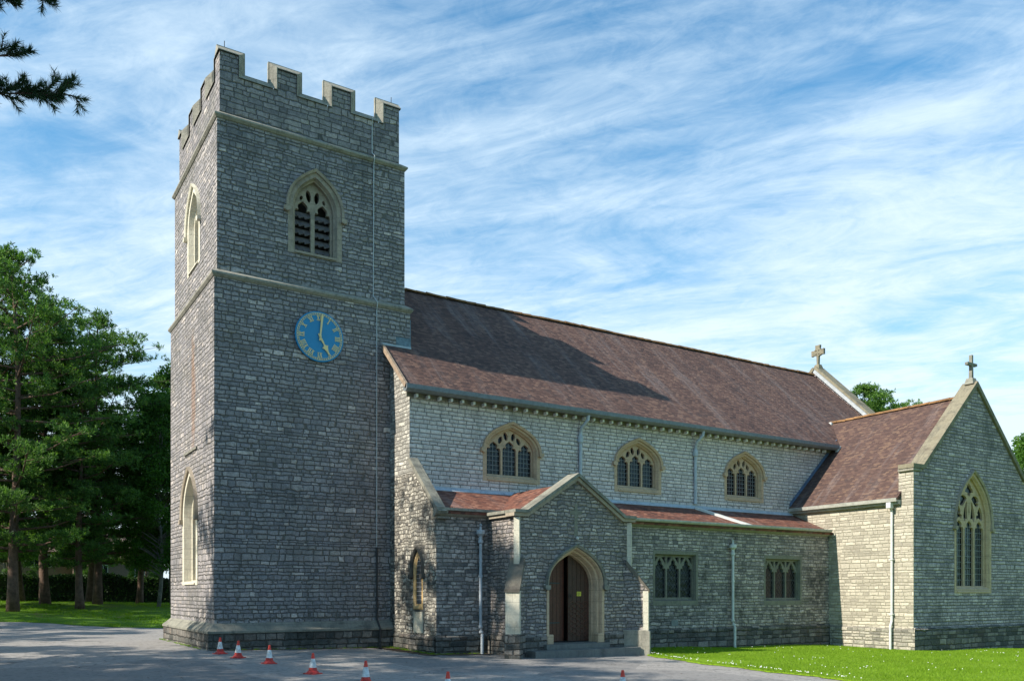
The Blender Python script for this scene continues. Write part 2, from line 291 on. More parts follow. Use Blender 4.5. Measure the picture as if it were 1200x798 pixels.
def leafmat(name, dark, mid, light, trans=0.3):
    m, T, b, o = newmat(name)
    g = T.n('ShaderNodeNewGeometry'); oi = T.n('ShaderNodeObjectInfo')
    f = T.m('ADD', T.m('MULTIPLY', g.outputs['Random Per Island'], 0.55), T.m('MULTIPLY', T.noise(g.outputs['Position'], 0.9, 3), 0.45))
    c = T.ramp(f, [(0.2, dark), (0.5, mid), (0.85, light)])
    c = T.mix(1.0, c, T.ramp(oi.outputs['Random'], [(0, (0.85, 0.9, 0.9)), (1, (1.1, 1.08, 0.95))]), 'MULTIPLY')
    T.lk(c, b.inputs['Base Color']); b.inputs['Roughness'].default_value = 0.6; b.inputs['Specular IOR Level'].default_value = 0.25
    tr = T.n('ShaderNodeBsdfTranslucent'); T.lk(T.mix(1.0, c, (1.3, 1.5, 0.6), 'MULTIPLY'), tr.inputs[0])
    mx = T.n('ShaderNodeMixShader'); mx.inputs[0].default_value = trans
    T.lk(b.outputs[0], mx.inputs[1]); T.lk(tr.outputs[0], mx.inputs[2]); T.lk(mx.outputs[0], o.inputs[0])
    return m
NEEDLE = leafmat('pine_needles', (0.026, 0.068, 0.024), (0.075, 0.155, 0.036), (0.155, 0.27, 0.052), 0.33)
LEAF = leafmat('broad_leaves', (0.03, 0.08, 0.012), (0.065, 0.15, 0.022), (0.12, 0.24, 0.035), 0.4)
HEDGEL = leafmat('hedge_leaves', (0.014, 0.035, 0.010), (0.028, 0.065, 0.014), (0.06, 0.12, 0.02), 0.2)
BLADE = leafmat('grass_blades', (0.12, 0.20, 0.012), (0.17, 0.285, 0.016), (0.25, 0.37, 0.03), 0.4)
SHOOT = leafmat('near_needles', (0.012, 0.035, 0.018), (0.025, 0.06, 0.03), (0.05, 0.10, 0.05), 0.15)

def groundmat(name, kind):
    m, T, b, o = newmat(name)
    g = T.n('ShaderNodeNewGeometry'); pos = g.outputs['Position']
    big = T.noise(pos, 0.22, 5, 0.6); mid = T.noise(pos, 1.6, 5, 0.65); fin = T.noise(pos, 26, 4, 0.75)
    if kind == 'asphalt':
        c = T.ramp(T.m('ADD', T.m('MULTIPLY', big, 0.5), T.m('MULTIPLY', mid, 0.5)), [(0.3, (0.24, 0.222, 0.21)), (0.55, (0.29, 0.27, 0.255)), (0.75, (0.335, 0.312, 0.295))])
        vo = T.n('ShaderNodeTexVoronoi'); T.lk(pos, vo.inputs['Vector']); vo.inputs['Scale'].default_value = 14
        sp = T.sep(vo.outputs['Color'])[0]
        c = T.mix(T.rng(sp, 0.72, 1.0, 0, 0.6), c, (0.34, 0.325, 0.30)); c = T.mix(T.rng(sp, 0.25, 0.0, 0, 0.5), c, (0.05, 0.05, 0.052))
        c = T.mix(T.m('MULTIPLY', T.rng(T.noise(pos, 0.8, 6, 0.7, 0.5), 0.6, 0.72, 0, 1, True), 0.35), c, (0.16, 0.125, 0.09))
        ve = T.n('ShaderNodeTexVoronoi', feature='DISTANCE_TO_EDGE'); T.lk(T.vec(T.m('ADD', T.sep(pos)[0], T.m('MULTIPLY', T.noise(pos, 0.9, 4), 2.2)), T.m('ADD', T.sep(pos)[1], T.m('MULTIPLY', T.noise(pos, 0.7, 4), 2.2)), 0), ve.inputs['Vector']); ve.inputs['Scale'].default_value = 0.22
        c = T.mix(T.m('MULTIPLY', T.rng(ve.outputs['Distance'], 0.003, 0.009, 0.6, 0), T.rng(T.noise(pos, 0.35, 2), 0.42, 0.55, 0, 1)), c, (0.05, 0.05, 0.05))
        vp = T.n('ShaderNodeTexVoronoi', distance='CHEBYCHEV'); T.lk(pos, vp.inputs['Vector']); vp.inputs['Scale'].default_value = 0.16
        c = T.mix(T.rng(T.sep(vp.outputs['Color'])[1], 0.78, 0.80, 0, 0.35), c, (0.11, 0.11, 0.115))
        c = T.mix(T.m('MULTIPLY', T.rng(T.noise(pos, 1.7, 3, 0.5), 0.66, 0.72, 0, 1, True), 0.5), c, (0.07, 0.068, 0.066))
        bd, hh, ro = 0.012, fin, 0.85
    elif kind == 'dirt':
        c = T.ramp(mid, [(0.3, (0.07, 0.05, 0.035)), (0.6, (0.13, 0.095, 0.065)), (0.8, (0.07, 0.10, 0.03))]); bd, hh, ro = 0.03, fin, 0.95
    else:
        c = T.ramp(T.m('ADD', T.m('MULTIPLY', big, 0.45), T.m('ADD', T.m('MULTIPLY', mid, 0.3), T.m('MULTIPLY', fin, 0.25))),
                   [(0.32, (0.12, 0.19, 0.010)), (0.5, (0.16, 0.27, 0.010)), (0.68, (0.21, 0.34, 0.014))])
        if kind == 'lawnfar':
            c = T.mix(1.0, c, (0.50, 0.62, 0.9), 'MULTIPLY')  # tree shade over the far turf is put into its colour
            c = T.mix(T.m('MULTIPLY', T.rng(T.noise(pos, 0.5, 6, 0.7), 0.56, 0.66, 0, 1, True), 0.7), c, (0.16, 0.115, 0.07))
        bd, hh, ro = 0.04, fin, 0.9
    T.lk(c, b.inputs['Base Color']); b.inputs['Roughness'].default_value = ro; b.inputs['Specular IOR Level'].default_value = 0.2
    bp = T.n('ShaderNodeBump'); bp.inputs['Distance'].default_value = bd; T.lk(hh, bp.inputs['Height']); T.lk(bp.outputs[0], b.inputs['Normal'])
    return m
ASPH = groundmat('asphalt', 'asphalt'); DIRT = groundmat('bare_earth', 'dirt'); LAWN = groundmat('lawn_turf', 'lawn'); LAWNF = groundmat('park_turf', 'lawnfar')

# ------------------------------------------------------------------ object helpers
def tag(o, label=None, cat=None, group=None, kind=None):
    if label: o['label'] = label
    if cat: o['category'] = cat
    if group: o['group'] = group
    if kind: o['kind'] = kind
    return o
def empty(name, loc=(0, 0, 0), label=None, cat=None, group=None):
    o = bpy.data.objects.new(name, None); C.objects.link(o); o.location = loc; o.empty_display_size = 0.3
    return tag(o, label, cat, group)
def parent(o, p):
    if p is not None:
        o.parent = p
        if o.type == 'MESH' or True:
            # keep world coordinates: walk up chain of pure translations
            off = Vector((0, 0, 0)); q = p
            while q is not None: off += q.location; q = q.parent
            o.location = Vector(o.location) - off
    return o
class MB:
    def __init__(s): s.v = []; s.f = []
    def add(s, vs, fs):
        k = len(s.v); s.v += [tuple(v) for v in vs]; s.f += [tuple(i+k for i in f) for f in fs]; return s
    def box(s, x0, x1, y0, y1, z0, z1):
        return s.add([(x0,y0,z0),(x1,y0,z0),(x1,y1,z0),(x0,y1,z0),(x0,y0,z1),(x1,y0,z1),(x1,y1,z1),(x0,y1,z1)],
                     [(0,3,2,1),(4,5,6,7),(0,1,5,4),(1,2,6,5),(2,3,7,6),(3,0,4,7)])
    def hexa(s, b, t):   # 4 bottom pts, 4 top pts
        return s.add(list(b)+list(t), [(0,3,2,1),(4,5,6,7),(0,1,5,4),(1,2,6,5),(2,3,7,6),(3,0,4,7)])
    def prism(s, pts, mp, d0, d1, holes=()):
        loops = [list(pts)] + [list(h) for h in holes]
        flat = [p for l in loops for p in l]
        tris = tessellate_polygon([[Vector((p[0], p[1], 0)) for p in l] for l in loops])
        n = len(flat)
        vs = [mp(p[0], p[1], d0) for p in flat] + [mp(p[0], p[1], d1) for p in flat]
        fs = [tuple(t) for t in tris] + [tuple(i+n for i in reversed(t)) for t in tris]
        k = 0
        for l in loops:
            m = len(l)
            for i in range(m):
                a, b = k+i, k+(i+1) % m
                fs.append((a, b, b+n, a+n))
            k += m
        return s.add(vs, fs)
    def ring(s, loops, closed=True):    # loops: list of lists of 3D points, same length
        n = len(loops[0]); vs = [p for l in loops for p in l]; fs = []
        for k in range(len(loops)-1):
            for i in range(n if closed else n-1):
                j = (i+1) % n
                fs.append((k*n+i, k*n+j, (k+1)*n+j, (k+1)*n+i))
        return s.add(vs, fs)
    def tube(s, path, r, n=10, caps=True):
        path = [Vector(p) for p in path]; rs = r if isinstance(r, (list, tuple)) else [r]*len(path)
        vs = []; up = Vector((0, 0, 1))
        for i, p in enumerate(path):
            d = (path[min(i+1, len(path)-1)]-path[max(i-1, 0)]).normalized()
            a = d.cross(up if abs(d.z) < 0.95 else Vector((0.3, 1, 0))).normalized(); bb = d.cross(a).normalized()
            for k in range(n):
                t = 2*math.pi*k/n; vs.append(p+(a*math.cos(t)+bb*math.sin(t))*rs[i])
        fs = []
        for i in range(len(path)-1):
            for k in range(n):
                j = (k+1) % n; fs.append((i*n+k, i*n+j, (i+1)*n+j, (i+1)*n+k))
        if caps: fs += [tuple(range(n))[::-1], tuple((len(path)-1)*n+k for k in range(n))]
        return s.add(vs, fs)
    def lathe(s, prof, c, n=24, square_first=False):
        vs = []; fs = []
        for r, z in prof:
            for k in range(n):
                t = 2*math.pi*k/n; vs.append((c[0]+r*math.cos(t), c[1]+r*math.sin(t), c[2]+z))
        for i in range(len(prof)-1):
            for k in range(n):
                j = (k+1) % n; fs.append((i*n+k, i*n+j, (i+1)*n+j, (i+1)*n+k))
        fs += [tuple(range(n))[::-1], tuple((len(prof)-1)*n+k for k in range(n))]
        return s.add(vs, fs)
    def build(s, name, mat, par=None, smooth=False, origin=None, bevel=0, recalc=True):
        me = bpy.data.meshes.new(name)
        me.from_pydata([tuple(v) for v in s.v], [], s.f)
        if recalc:
            bm = bmesh.new(); bm.from_mesh(me); bmesh.ops.remove_doubles(bm, verts=bm.verts, dist=0.0003)
            bmesh.ops.recalc_face_normals(bm, faces=bm.faces); bm.to_mesh(me); bm.free()
        if smooth:
            me.polygons.foreach_set('use_smooth', [True]*len(me.polygons))
        me.materials.append(mat)
        o = bpy.data.objects.new(name, me); C.objects.link(o)
        if origin is not None:
            me.transform(Matrix.Translation(-Vector(origin))); o.location = origin
        if bevel:
            b = o.modifiers.new('bevel', 'BEVEL'); b.width = bevel; b.segments = 2; b.limit_method = 'ANGLE'; b.angle_limit = R(40)
        me.update()
        return parent(o, par)

# wall plane maps: (u, z, depth inward) -> world
def SOUTH(Y): return lambda u, z, d: (u, Y+d, z)
def WEST(X): return lambda u, z, d: (X+d, u, z)

def arch(c, zb, w, zs, za, n=14, k1=0.55, k2=0.48, k3=0.80):
    """closed loop of a pointed opening"""
    pts = [(c-w, zb), (c+w, zb)]
    r = za-zs
    def bz(t):
        P = [(w, 0), (w, r*k1), (w*k2, r*k3), (0, r)]
        a = (1-t)**3; b = 3*(1-t)**2*t; cc = 3*(1-t)*t*t; d = t**3
        return (a*P[0][0]+b*P[1][0]+cc*P[2][0]+d*P[3][0], a*P[0][1]+b*P[1][1]+cc*P[2][1]+d*P[3][1])
    right = [bz(i/n) for i in range(n+1)]
    pts += [(c+x, zs+y) for x, y in right]
    pts += [(c-x, zs+y) for x, y in right[-2::-1]]
    return pts
def trefoil(c, zb, w, zs, za, n=22):
    pts = [(c-w, zb), (c+w, zb)]
    a = arch(0, 0, w, 0, za-zs, n=n//2)[2:]
    out = []
    for i, (x, y) in enumerate(a):
        th = math.atan2(y, x)
        f = 1.0
        for tcc in (R(47), R(133)):
            f -= 0.34*math.exp(-((th-tcc)/0.13)**2)
        out.append((c+x*f, zs+y*f))
    return pts+out
def dagger(cx, cz, w, h, tilt=0.0, n=12):
    out = []
    for i in range(n):
        t = 2*math.pi*i/n; x = w*math.cos(t)*abs(math.cos(t))**0.3; y = h*math.sin(t)
        out.append((cx+x*math.cos(tilt)-y*math.sin(tilt), cz+x*math.sin(tilt)+y*math.cos(tilt)))
    return out
def hood(mp, c, w, zs, za, par, mat, t=0.09, proud=0.11, stops=True, drop=0.0, n=14):
    """projecting drip mould over an arch"""
    a = arch(c, zs-drop-0.02, w, zs, za, n)[1:]+[(c-w, zs-drop-0.02)]
    b = arch(c, zs-drop-0.02, w+t, zs, za+t*1.25, n)[1:]+[(c-w-t, zs-drop-0.02)]
    m = MB()
    A0 = [mp(p[0], p[1], 0.02) for p in a]; A1 = [mp(p[0], p[1], -proud*0.65) for p in a]
    B1 = [mp(q[0]*0.8+p[0]*0.2, q[1]*0.8+p[1]*0.2, -proud) for p, q in zip(a, b)]; B0 = [mp(p[0], p[1], 0.02) for p in b]
    m.ring([A0, A1, B1, B0], closed=False)
    for L in (0, -1):
        m.add([A0[L], A1[L], B1[L], B0[L]], [(0, 1, 2, 3)])
    if stops:
        for s_ in (-1, 1):
            x0, x1 = sorted((c+s_*(w-0.03), c+s_*(w+t+0.07)))
            z0, z1 = zs-drop-0.16, zs-drop
            m.prism([(x0, z0+0.04), ((x0+x1)/2, z0), (x1, z0+0.04), (x1, z1), (x0, z1)], mp, -proud-0.02, 0.02)
    return m.build('hood_mould', mat, par)

def window(mp, par, c, zb, w, zs, za, ow, oza, lights, extras, mat, glassm, depth=0.30, name='window', lw=None, grid=(0.13, 0.17), splay=None, hoodd=True, hoodmat=None, hood_drop=0.05, plate_t=0.13, diamond=False, label=None, hood_extra=0.0, louvres=False, ob=None, gd=0.09):
    """arched traceried window. returns its hole loop"""
    ob = zb-0.17 if ob is None else ob
    outer = arch(c, ob, ow, zs, oza); inner = arch(c, zb, w, zs, za)
    fr = MB()
    L = [[mp(p[0], p[1], 0.05) for p in outer], [mp(p[0], p[1], -0.012) for p in outer]]
    q1 = [(a[0]*0.35+b_[0]*0.65, a[1]*0.35+b_[1]*0.65) for a, b_ in zip(outer, inner)]
    L.append([mp(p[0], p[1], -0.012) for p in q1])
    q2 = [(a[0]*0.12+b_[0]*0.88, a[1]*0.12+b_[1]*0.88) for a, b_ in zip(outer, inner)]
    L.append([mp(p[0], p[1], depth*0.45) for p in q2]); L.append([mp(p[0], p[1], depth*0.5) for p in inner])
    L.append([mp(p[0], p[1], depth+0.2) for p in inner])
    fr.ring(L)
    f = fr.build(name, mat, par, recalc=True)
    if label: f['label'] = label
    holes = lights+extras
    MB().prism(inner, mp, depth, depth+plate_t, holes).build('tracery', mat, f)
    if louvres:
        m = MB()
        for k in range(louvres):
            z = zb+0.05+k*0.27
            for l in lights:
                xs = [p[0] for p in l]; x0, x1 = min(xs)+0.005, max(xs)-0.005
                n = 8
                for i in range(n):
                    xa, xb = x0+(x1-x0)*i/n, x0+(x1-x0)*(i+1)/n
                    dz = 0.03*math.sin(i*2.1)
                    m.hexa([mp(xa, z+dz, depth+0.02), mp(xb, z+dz, depth+0.02), mp(xb, z+0.21, depth+0.15), mp(xa, z+0.21, depth+0.15)],
                           [mp(xa, z+0.015+dz, depth+0.0), mp(xb, z+0.015+dz, depth+0.0), mp(xb, z+0.225, depth+0.13), mp(xa, z+0.225, depth+0.13)])
        m.build('louvres', LOUVRE, f)
        MB().prism(inner, mp, depth+0.45, depth+0.47).build('backing', DIM, f)  # near-black sheet supplies the darkness behind the slats
    else:
        dg = depth+gd-0.09
        MB().prism(inner, mp, dg+0.09, dg+0.11).build('glass', glassm, f)
        m = MB(); t = 0.011
        for l in lights:
            xs = [p[0] for p in l]; zs_ = [p[1] for p in l]; x0, x1, z0, z1 = min(xs), max(xs), min(zs_), max(zs_)
            if diamond:
                st = 0.15
                def clip(x, z): return min(max(x, x0), x1), min(max(z, z0), z1)
                k = -20
                while k < 60:
                    for sgn in (1, -1):
                        # line z = z0 + k*st + sgn*1.4*(x-x0)
                        xa, xb = x0, x1; za_, zb_ = z0+k*st*1.4, z0+k*st*1.4+sgn*1.4*(x1-x0)
                        lo, hi = min(za_, zb_), max(za_, zb_)
                        if hi < z0 or lo > z1: continue
                        def at(z): return xa+(z-za_)/(zb_-za_)*(xb-xa)
                        p1 = (xa, za_); p2 = (xb, zb_)
                        if p1[1] < z0: p1 = (at(z0), z0)
                        if p1[1] > z1: p1 = (at(z1), z1)
                        if p2[1] < z0: p2 = (at(z0), z0)
                        if p2[1] > z1: p2 = (at(z1), z1)
                        if abs(p1[0]-p2[0]) < 0.02: continue
                        m.prism([(p1[0], p1[1]-t*0.7), (p2[0], p2[1]-t*0.7), (p2[0], p2[1]+t*0.7), (p1[0], p1[1]+t*0.7)], mp, dg+0.075, dg+0.088)
                    k += 1
                continue
            nx = max(2, round((x1-x0)/grid[0])); nz = max(2, round((z1-z0)/grid[1]))
            for i in range(1, nx):
                x = x0+(x1-x0)*i/nx; m.prism([(x-t, z0), (x+t, z0), (x+t, z1), (x-t, z1)], mp, dg+0.074, dg+0.089)
            for i in range(1, nz):
                z = z0+(z1-z0)*i/nz; m.prism([(x0, z-t), (x1, z-t), (x1, z+t), (x0, z+t)], mp, dg+0.070, dg+0.088)
        m.build('leading', LEADBAR, f)
    # sloping sill
    xs0, xs1 = c-w-0.02, c+w+0.02
    MB().hexa([mp(xs0, ob+0.02, -0.05), mp(xs1, ob+0.02, -0.05), mp(xs1, zb-0.10, depth+0.04), mp(xs0, zb-0.10, depth+0.04)],
              [mp(xs0, ob+0.07, -0.05), mp(xs1, ob+0.07, -0.05), mp(xs1, zb+0.012, depth+0.04), mp(xs0, zb+0.012, depth+0.04)]).build('sill', mat, f)
    if hoodd: hood(mp, c, ow-0.05+hood_extra, zs, oza-0.05+hood_extra, f, hoodmat or mat, drop=hood_drop)
    return outer

# ------------------------------------------------------------------ ground
def g_(x, y):
    z = -0.0195*max(x, -3.0)+0.012*max(min(y, 0.0), -8.0)
    if y > 19: z += 0.055*min(y-19, 17)
    return z
def sheet(name, xs, yfun, ny, dz, mat, kind='structure', nz=0.0):
    m = MB(); nx = len(xs); vs = []
    for x in xs:
        y0, y1 = yfun(x)
        for j in range(ny+1):
            t = j/ny; y = y0+(y1-y0)*t
            d = dz(x, y, t) if callable(dz) else dz
            vs.append((x, y, g_(x, y)+d))
    fs = []
    for i in range(nx-1):
        for j in range(ny):
            a = i*(ny+1)+j; fs.append((a, a+ny+1, a+ny+2, a+1))
    m.add(vs, fs)
    o = m.build(name, mat, None, smooth=True, recalc=False); return tag(o, kind=kind)
def frange(a, b, s):
    n = max(1, round((b-a)/s)); return [a+(b-a)*i/n for i in range(n+1)]
# one base sheet to the horizon
xs = [-3000, -900, -300, -120]+frange(-60, 80, 4)+[150, 400, 1200, 3000]
m = MB(); ys = [-3000, -900, -300, -100]+frange(-50, 80, 3)+[150, 400, 1200, 3000]
vs_ = [(x, y, (g_(min(max(x, -3), 60), y))-0.14) for x in xs for y in ys]; nyy = len(ys)
m.add(vs_, [(i*nyy+j, (i+1)*nyy+j, (i+1)*nyy+j+1, i*nyy+j+1) for i in range(len(xs)-1) for j in range(nyy-1)])
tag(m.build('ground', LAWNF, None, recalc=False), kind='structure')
def lawn_edge_x(y):      # x of the boundary between tarmac and the right lawn
    y = max(min(y, -4.6), -40)
    return 12.75-0.62*(-y-5.2)**0.5*1.0 if y < -5.2 else 12.75
def north_edge(x): return 19.0-0.75*max(min(x, 4.0), -14.0)+0.25*math.sin(x*1.3)+0.12*math.sin(x*4.1)
# tarmac: west part up to the lawn under the trees, east part south of the church
sheet('car_park', frange(-45, 12.2, 0.6), lambda x: (-60, north_edge(x) if x < 5.0 else 3.0), 130, 0.0, ASPH)
def eastY(x):
    # y at which lawn edge reaches x
    return -60.0, -5.2-((12.75-x)/0.62)**2 if x < 12.75 else -5.2
# right lawn: rows in y between edge and east
m = MB(); rows = frange(-45, 2.0, 0.35); nxx = 70; vs = []
rr = random.Random(3)
for y in rows:
    x0 = lawn_edge_x(y)+0.10*math.sin(y*2.3)+0.06*math.sin(y*7.1); x1 = 60
    for i in range(nxx+1):
        t = (i/nxx)**2.2; x = x0+(x1-x0)*t
        vs.append((x, y, g_(x, y)+(0.012 if i == 0 else 0.045)+0.02*math.sin(x*1.1+y*0.7)*min(1, i/8)))
m.add(vs, [(j*(nxx+1)+i, j*(nxx+1)+i+1, (j+1)*(nxx+1)+i+1, (j+1)*(nxx+1)+i) for j in range(len(rows)-1) for i in range(nxx)])
tag(m.build('lawn', LAWN, None, smooth=True, recalc=False), kind='structure')
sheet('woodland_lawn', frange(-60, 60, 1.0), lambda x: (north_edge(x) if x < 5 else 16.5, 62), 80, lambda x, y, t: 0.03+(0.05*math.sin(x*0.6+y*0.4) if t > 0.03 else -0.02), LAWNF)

# ------------------------------------------------------------------ the church
church = empty('church', (0, 0, 0), 'grey stone parish church with a battlemented clock tower, red tiled roofs and an arched porch', 'church')
CH = church
TW, TN = 6.53, 6.75
def trim_loop(m, x0, x1, y0, y1, prof):
    """a moulding that goes all round a rectangle; prof = [(offset outward, z)...]"""
    loops = [[(x0-o, y0-o, z), (x1+o, y0-o, z), (x1+o, y1+o, z), (x0-o, y1+o, z)] for o, z in prof]
    m.ring(loops)
# stages
def stage(name, x0, x1, y0, y1, z0, z1, sholes, wholes, mat, t=0.7):
    m = MB()
    m.prism([(x0, z0), (x1, z0), (x1, z1), (x0, z1)], SOUTH(y0), 0, t, sholes)
    m.prism([(y0+t, z0), (y1, z0), (y1, z1), (y0+t, z1)], WEST(x0), 0, t, wholes)
    m.box(x0+t, x1, y1-t, y1, z0, z1); m.box(x1-t, x1, y0+t, y1-t, z0, z1)
    return m.build(name, mat, CH)
# belfry windows
sb = SOUTH(0.108); wb = WEST(0.108)
h_bs = window(sb, CH, 3.2, 12.75, 0.66, 14.05, 15.08, 0.90, 15.34,
    [trefoil(2.87, 12.80, 0.262, 13.98, 14.42), trefoil(3.53, 12.80, 0.262, 13.98, 14.42)],
    [dagger(3.06, 14.62, 0.085, 0.20, 0.12), dagger(3.34, 14.62, 0.085, 0.20, -0.12), dagger(2.82, 14.52, 0.05, 0.08, -0.4), dagger(3.58, 14.52, 0.05, 0.08, 0.4)],
    DRESSG, None, depth=0.26, name='belfry_window', louvres=5, label='two-light louvred belfry window above the clock', hood_extra=0.04)
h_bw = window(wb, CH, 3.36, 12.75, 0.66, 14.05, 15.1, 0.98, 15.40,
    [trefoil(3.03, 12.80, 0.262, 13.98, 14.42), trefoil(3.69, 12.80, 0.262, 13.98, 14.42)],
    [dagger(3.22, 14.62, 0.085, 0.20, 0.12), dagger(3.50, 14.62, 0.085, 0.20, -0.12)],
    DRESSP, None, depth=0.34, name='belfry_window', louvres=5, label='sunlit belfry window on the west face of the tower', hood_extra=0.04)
h_tw = window(WEST(0), CH, 3.42, 2.15, 0.80, 4.3, 5.55, 1.17, 5.92,
    [trefoil(2.90, 2.2, 0.20, 4.2, 4.62), trefoil(3.42, 2.2, 0.20, 4.2, 4.62), trefoil(3.94, 2.2, 0.20, 4.2, 4.62)],
    [dagger(3.16, 4.86, 0.10, 0.19), dagger(3.68, 4.86, 0.10, 0.19), dagger(3.42, 5.2, 0.1, 0.16)],
    DRESSP, GLASS, depth=0.5, name='west_window', hoodmat=DRESSG, label='tall sunlit west window low on the tower')
stage('tower_wall', 0, TW, 0, TN, 0.62, 11.36, [], [h_tw], TOWER)
stage('belfry_wall', 0.108, 6.37, 0.108, 6.56, 11.36, 16.30, [h_bs], [h_bw], TOWER)
# plinth of the tower: vertical below, sloping weathering above
m = MB(); trim_loop(m, 0, TW, 0, TN, [(0.22, -0.6), (0.22, 0.50), (0.10, 0.50)]); m.build('plinth', PLINTH, CH)
m = MB(); trim_loop(m, 0, TW, 0, TN, [(0.0, 0.47), (0.20, 0.47), (0.255, 0.50), (0.255, 0.56), (0.0, 0.80)]); m.build('plinth_cap', COPED, CH)
# string courses
m = MB(); trim_loop(m, 0, TW, 0, TN, [(-0.02, 11.30), (0.03, 11.33), (0.085, 11.40), (0.085, 11.46), (-0.12, 11.60)]); m.build('string_course', COPE, CH)
m = MB(); trim_loop(m, 0.108, 6.37, 0.108, 6.56, [(-0.02, 16.18), (0.03, 16.21), (0.09, 16.28), (0.09, 16.33), (-0.11, 16.47)]); m.build('string_course', COPE, CH)
# parapet with merlons
PX0, PX1, PY0, PY1 = 0.214, 6.21, 0.214, 6.29; PT = 0.38
ZS, ZM = 17.66, 18.34
mer_s = [(0.214, 0.78), (1.99, 2.61), (3.80, 4.44), (5.63, 6.21)]
mer_w = [(0.214, 0.79), (2.00, 2.64), (3.84, 4.48), (5.70, 6.29)]
def crenel_outline(a0, a1, mers):
    pts = [(a0, 16.30), (a1, 16.30)]
    for (s_, e_) in reversed(mers):
        e2 = min(e_, a1); s2 = max(s_, a0)
        pts += [(e2, ZM)] if abs(e2-a1) < 1e-6 else [(e2, ZS), (e2, ZM)]
        pts += [(s2, ZM)] if abs(s2-a0) < 1e-6 else [(s2, ZM), (s2, ZS)]
    return pts
m = MB()
m.prism(crenel_outline(PX0, PX1, mer_s), SOUTH(PY0), 0, PT)
m.prism(crenel_outline(PX0, PX1, mer_s), SOUTH(PY1-PT), 0, PT)
mw = [(PY0+PT, 0.79)]+mer_w[1:3]+[(5.70, PY1-PT)]
m.prism(crenel_outline(PY0+PT, PY1-PT, mw), WEST(PX0), 0, PT)
m.prism(crenel_outline(PY0+PT, PY1-PT, mw), WEST(PX1-PT), 0, PT)
m.build('parapet', PARA, CH)
m = MB(); m.box(0.5, 6.0, 0.5, 6.0, 16.5, 16.7); m.build('tower_roof', LEADS, CH)
# coping: a chamfered weathering swept round the stepped outline, wide at the back, narrow at the face
def offset_line(P, t):
    P = [Vector(p) for p in P]; out = []
    for i, p in enumerate(P):
        a = (P[i]-P[i-1]).normalized() if i > 0 else (P[1]-P[0]).normalized(); b_ = (P[i+1]-P[i]).normalized() if i < len(P)-1 else a
        n1 = Vector((-a.y, a.x)); n2 = Vector((-b_.y, b_.x)); nb = (n1+n2).normalized(); k = 1/max(0.3, nb.dot(n1)); out.append(tuple(p+nb*k*t))
    return out
def crenel_coping(m, mp, mers, lo, hi, first=0, last=None):
    last = len(mers) if last is None else last
    P = []
    for i, (a, b_) in enumerate(mers):
        P += ([(a, ZM)] if i == 0 and first else ([(a, ZM)] if i == 0 else [(a, ZS), (a, ZM)]))
        P += [(b_, ZM)] if i == len(mers)-1 else [(b_, ZM), (b_, ZS)]
    prof = [(0.0, -0.045), (0.025, -0.045), (CO*0.85, CD-0.02), (CO*0.85, CD), (CO, CD), (CO, CD+0.11), (CO*0.85, CD+0.11), (0.03, PT+0.045), (0.0, PT+0.045)]
    loops = []
    for t, d in prof:
        L = offset_line(P, t)
        # keep the ends square
        L[0] = (P[0][0]-(e if lo else 0), L[0][1]); L[-1] = (P[-1][0]+(e if hi else 0), L[-1][1])
        loops.append([mp(p[0], p[1], d) for p in L])
    m.ring(loops, closed=False)
    for k in (0, -1): m.add([l[k] for l in loops], [tuple(range(len(loops)))])
m = MB(); e = 0.055; CO, CD = 0.24, 0.15
crenel_coping(m, SOUTH(PY0), mer_s, True, True); crenel_coping(m, SOUTH(PY1-PT), mer_s, True, True)
crenel_coping(m, WEST(PX0), [(PY0+PT+0.05, 0.79)]+mer_w[1:3]+[(5.70, PY1-PT-0.05)], False, False); crenel_coping(m, WEST(PX1-PT), [(PY0+PT+0.05, 0.79)]+mer_w[1:3]+[(5.70, PY1-PT-0.05)], False, False)
m.build('parapet_coping', COPE, CH)
for (x, y) in ((0.4, 0.4), (6.0, 0.4)):
    MB().tube([(x, y, 18.3), (x, y, 18.78)], 0.012, 6).build('lightning_spike', IRON, CH)
# lightning conductor
m = MB(); m.tube([(5.2, 0.36, 17.74), (5.2, 0.12, 17.70), (5.2, 0.17, 17.4), (5.2, 0.17, 16.55), (5.22, -0.01, 16.38), (5.22, 0.07, 16.1), (5.2, 0.075, 11.7), (5.28, -0.11, 11.45), (5.28, -0.035, 11.2), (5.28, -0.035, 3.2)], 0.015, 6)
m.build('lightning_conductor', CONDUCT, CH)
m = MB(); m.tube([(5.28, -0.05, 3.25), (5.28, -0.05, 0.85), (5.30, -0.28, 0.52), (5.30, -0.28, -0.2)], 0.035, 8); m.build('conductor_sleeve', IRON, CH)
# slit / ledge above the west window
MB().box(-0.05, 0.05, 2.3, 4.2, 6.42, 6.49).build('ledge', COPED, CH)
